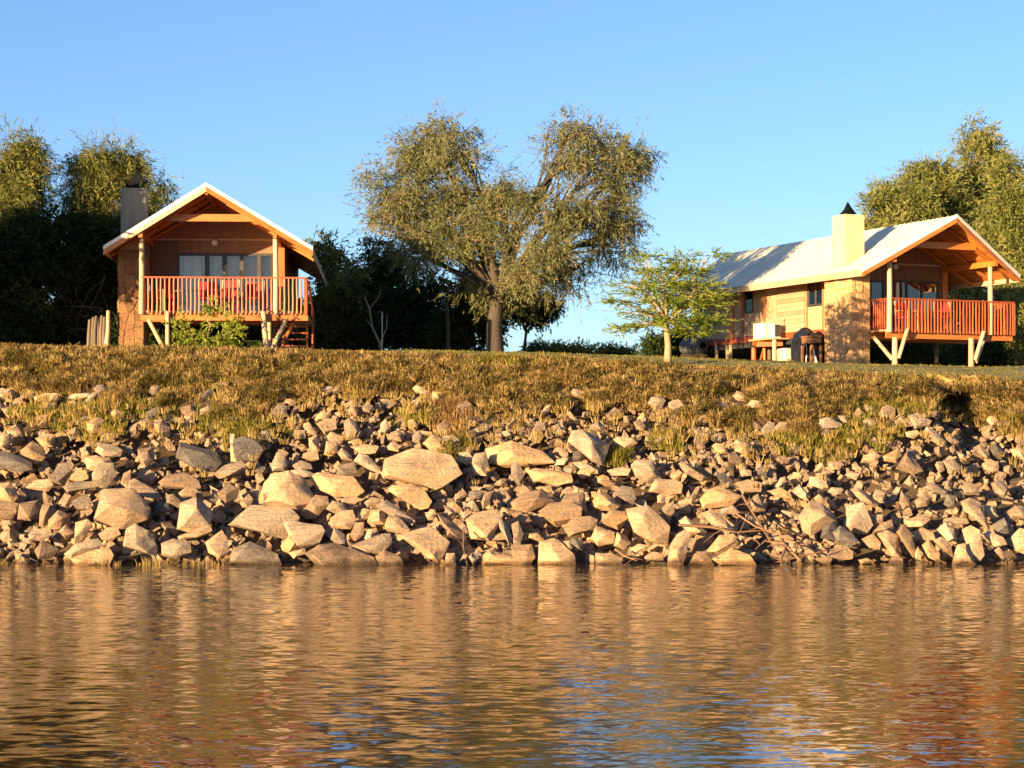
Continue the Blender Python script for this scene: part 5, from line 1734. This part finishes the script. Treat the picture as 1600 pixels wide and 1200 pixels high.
gp = []
for _ in range(1150):
    q = GREEN[grng.integers(len(GREEN))]
    x, y = q[0] + grng.normal() * q[2] * .55, q[1] + grng.normal() * q[3] * .55
    if y > lip_px(x) + 2:
        gp.append(bank_at(x, y)[0])
tag(link('green_grass', quads('green_grass', blades(grng, np.array(gp), 17, .27, .012, .8, .13), GG, 5, [(0, 1, 2, 3), (3, 2, 4)])), 'greener grass patches among the rocks and along the bank', 'grass', None, 'stuff')

# dry sprigs among the rocks
sp_ = []
for _ in range(420):
    x = grng.uniform(0, 1600)
    top = np.interp(x, RZX, RZY)
    y = top + abs(grng.normal()) * 38
    if y < 850:
        sp_.append(bank_at(x, y)[0] + np.array([0, -.22, .08]))
tag(link('grass_sprigs', quads('grass_sprigs', blades(grng, np.array(sp_), 14, .25, .010, .8, .10), GR, 5, [(0, 1, 2, 3), (3, 2, 4)])), 'scattered dry grass sprigs growing between the upper rocks', 'grass', None, 'stuff')

# brown weeds by the dark hollow and reeds at the water
wp = [bank_at(grng.normal(705, 16), grng.normal(652, 20))[0] for _ in range(70)]
tag(link('brown_weeds', quads('brown_weeds', blades(grng, np.array(wp), 15, .34, .010, .5, .12), GB, 5, [(0, 1, 2, 3), (3, 2, 4)])), 'reddish brown dead weeds at the middle of the grass edge', 'weeds', None, 'stuff')
rp_ = [bank_at(x, 880)[0] + np.array([0, -.25, -.05]) for x in np.concatenate([grng.normal(5, 9, 16), grng.normal(185, 10, 6), grng.normal(245, 7, 8), grng.normal(300, 24, 12)])]
tag(link('reed_stubble', quads('reed_stubble', blades(grng, np.array(rp_), 6, .24, .008, .4, .10), GR, 5, [(0, 1, 2, 3), (3, 2, 4)])), 'dead reed stubble standing at the waterline among the rocks', 'reeds', None, 'stuff')

# short lawn on the flat ground near the lip
lx = grng.uniform(-15, 17, 6500)
ly = Y_LIP + grng.random(6500) ** 1.5 * 8.5
lp = np.stack([lx, ly, ground_z(lx, ly)], 1)
tag(link('lawn_grass', quads('lawn_grass', blades(grng, lp, 9, .075, .011, .8, .12), GG, 5, [(0, 1, 2, 3), (3, 2, 4)])), 'short trodden lawn grass on top of the bank', 'grass', None, 'stuff')
# dry fringe hanging over the lip
lx = grng.uniform(-15, 16, 900)
lp = np.stack([lx, Y_LIP - .02 + grng.normal(size=900) * .06, lip_z(lx)], 1)
tag(link('lip_grass', quads('lip_grass', blades(grng, lp, 14, .11, .010, .9, .12), GR, 5, [(0, 1, 2, 3), (3, 2, 4)])), 'dry grass fringe along the top edge of the bank', 'grass', None, 'stuff')

# roots and grass hanging over the washed-out hollow
lx = grng.uniform(10.9, 12.9, 170)
lp = np.stack([lx, Y_LIP - .03 - grng.random(170) * .12, lip_z(lx) - .03 - grng.random(170) * .1], 1)
hb = blades(grng, lp, 12, .34, .009, 1.5, .10)
hb[:, 2] = np.where(hb[:, 1] < Y_LIP - .1, 2 * np.repeat(lp[:, 2], 60) - hb[:, 2], hb[:, 2])
tag(link('hanging_grass', quads('hanging_grass', hb, GR, 5, [(0, 1, 2, 3), (3, 2, 4)])), 'dry grass and roots hanging over the washed-out hollow', 'grass', None, 'stuff')

# ------------------------------------------------------------------ driftwood
def branch(label, pts, r, seed, twigs=3):
    q = [bank_at(x, min(y, 882))[0] + np.array([0, -.45 - dpt, .05]) for x, y, dpt in pts]
    q = [np.array(at(x, y, p[1])) for p, (x, y, _) in zip(q, pts)]
    o0 = q[-1]
    root = thing('driftwood_branch', label, 'branch', tuple(o0), 0, 'driftwood washed up at the waterline')
    rg = np.random.default_rng(seed)
    mb = MB()
    mb.tube([p - o0 + rg.normal(size=3) * .012 for p in q], list(np.linspace(r, r * .4, len(q))), 7)
    for _ in range(twigs):
        k = rg.integers(0, len(q) - 1)
        a = q[k] * .5 + q[k + 1] * .5
        e = a + rg.normal(size=3) * np.array([.25, .12, .22])
        mb.tube([p - o0 for p in curve_pts(rg, a, e, 4, .2)], list(np.linspace(r * .45, r * .12, 4)), 5)
    mb.build('stem', M['drift'], root, 60)


for k, (lab, pts, r) in enumerate((
    ('long pale branch lying level across the rocks above the waterline', [(1060, 820, .1), (1110, 823, .1), (1150, 832, .1), (1195, 828, .15)], .035),
    ('bent thin branch sloping down to the water beside the ochre rocks', [(1170, 800, .2), (1150, 845, .2), (1120, 862, .1), (1095, 880, .1)], .022),
    ('steep brown branch leaning up from the driftwood heap', [(1160, 772, .2), (1178, 805, .25), (1192, 830, .25), (1210, 858, .2)], .035),
    ('crooked brown stump branch standing in the driftwood heap', [(1222, 842, .3), (1227, 858, .3), (1222, 870, .3), (1221, 884, .3)], .045),
    ('thin branch slanting over the brown stump of the driftwood heap', [(1140, 795, .2), (1180, 822, .3), (1215, 836, .3), (1240, 842, .3)], .025),
    ('low dark branch arching along the waterline beyond the stump', [(1228, 876, .3), (1250, 868, .3), (1275, 865, .3), (1300, 858, .2)], .025),
    ('pale stick poking down between boulders by the water', [(962, 858, .15), (978, 868, .15), (994, 876, .1)], .025),
    ('thin dry stalk beside the low brown mound', [(725, 830, .2), (724, 850, .2), (726, 872, .1)], .02),
    ('reddish twig heap branch lying against the pyramid rock', [(1250, 875, .35), (1225, 850, .35), (1195, 845, .35), (1180, 858, .3)], .03))):
    branch(lab, pts, r, 300 + k, 4 if r > .03 else 2)
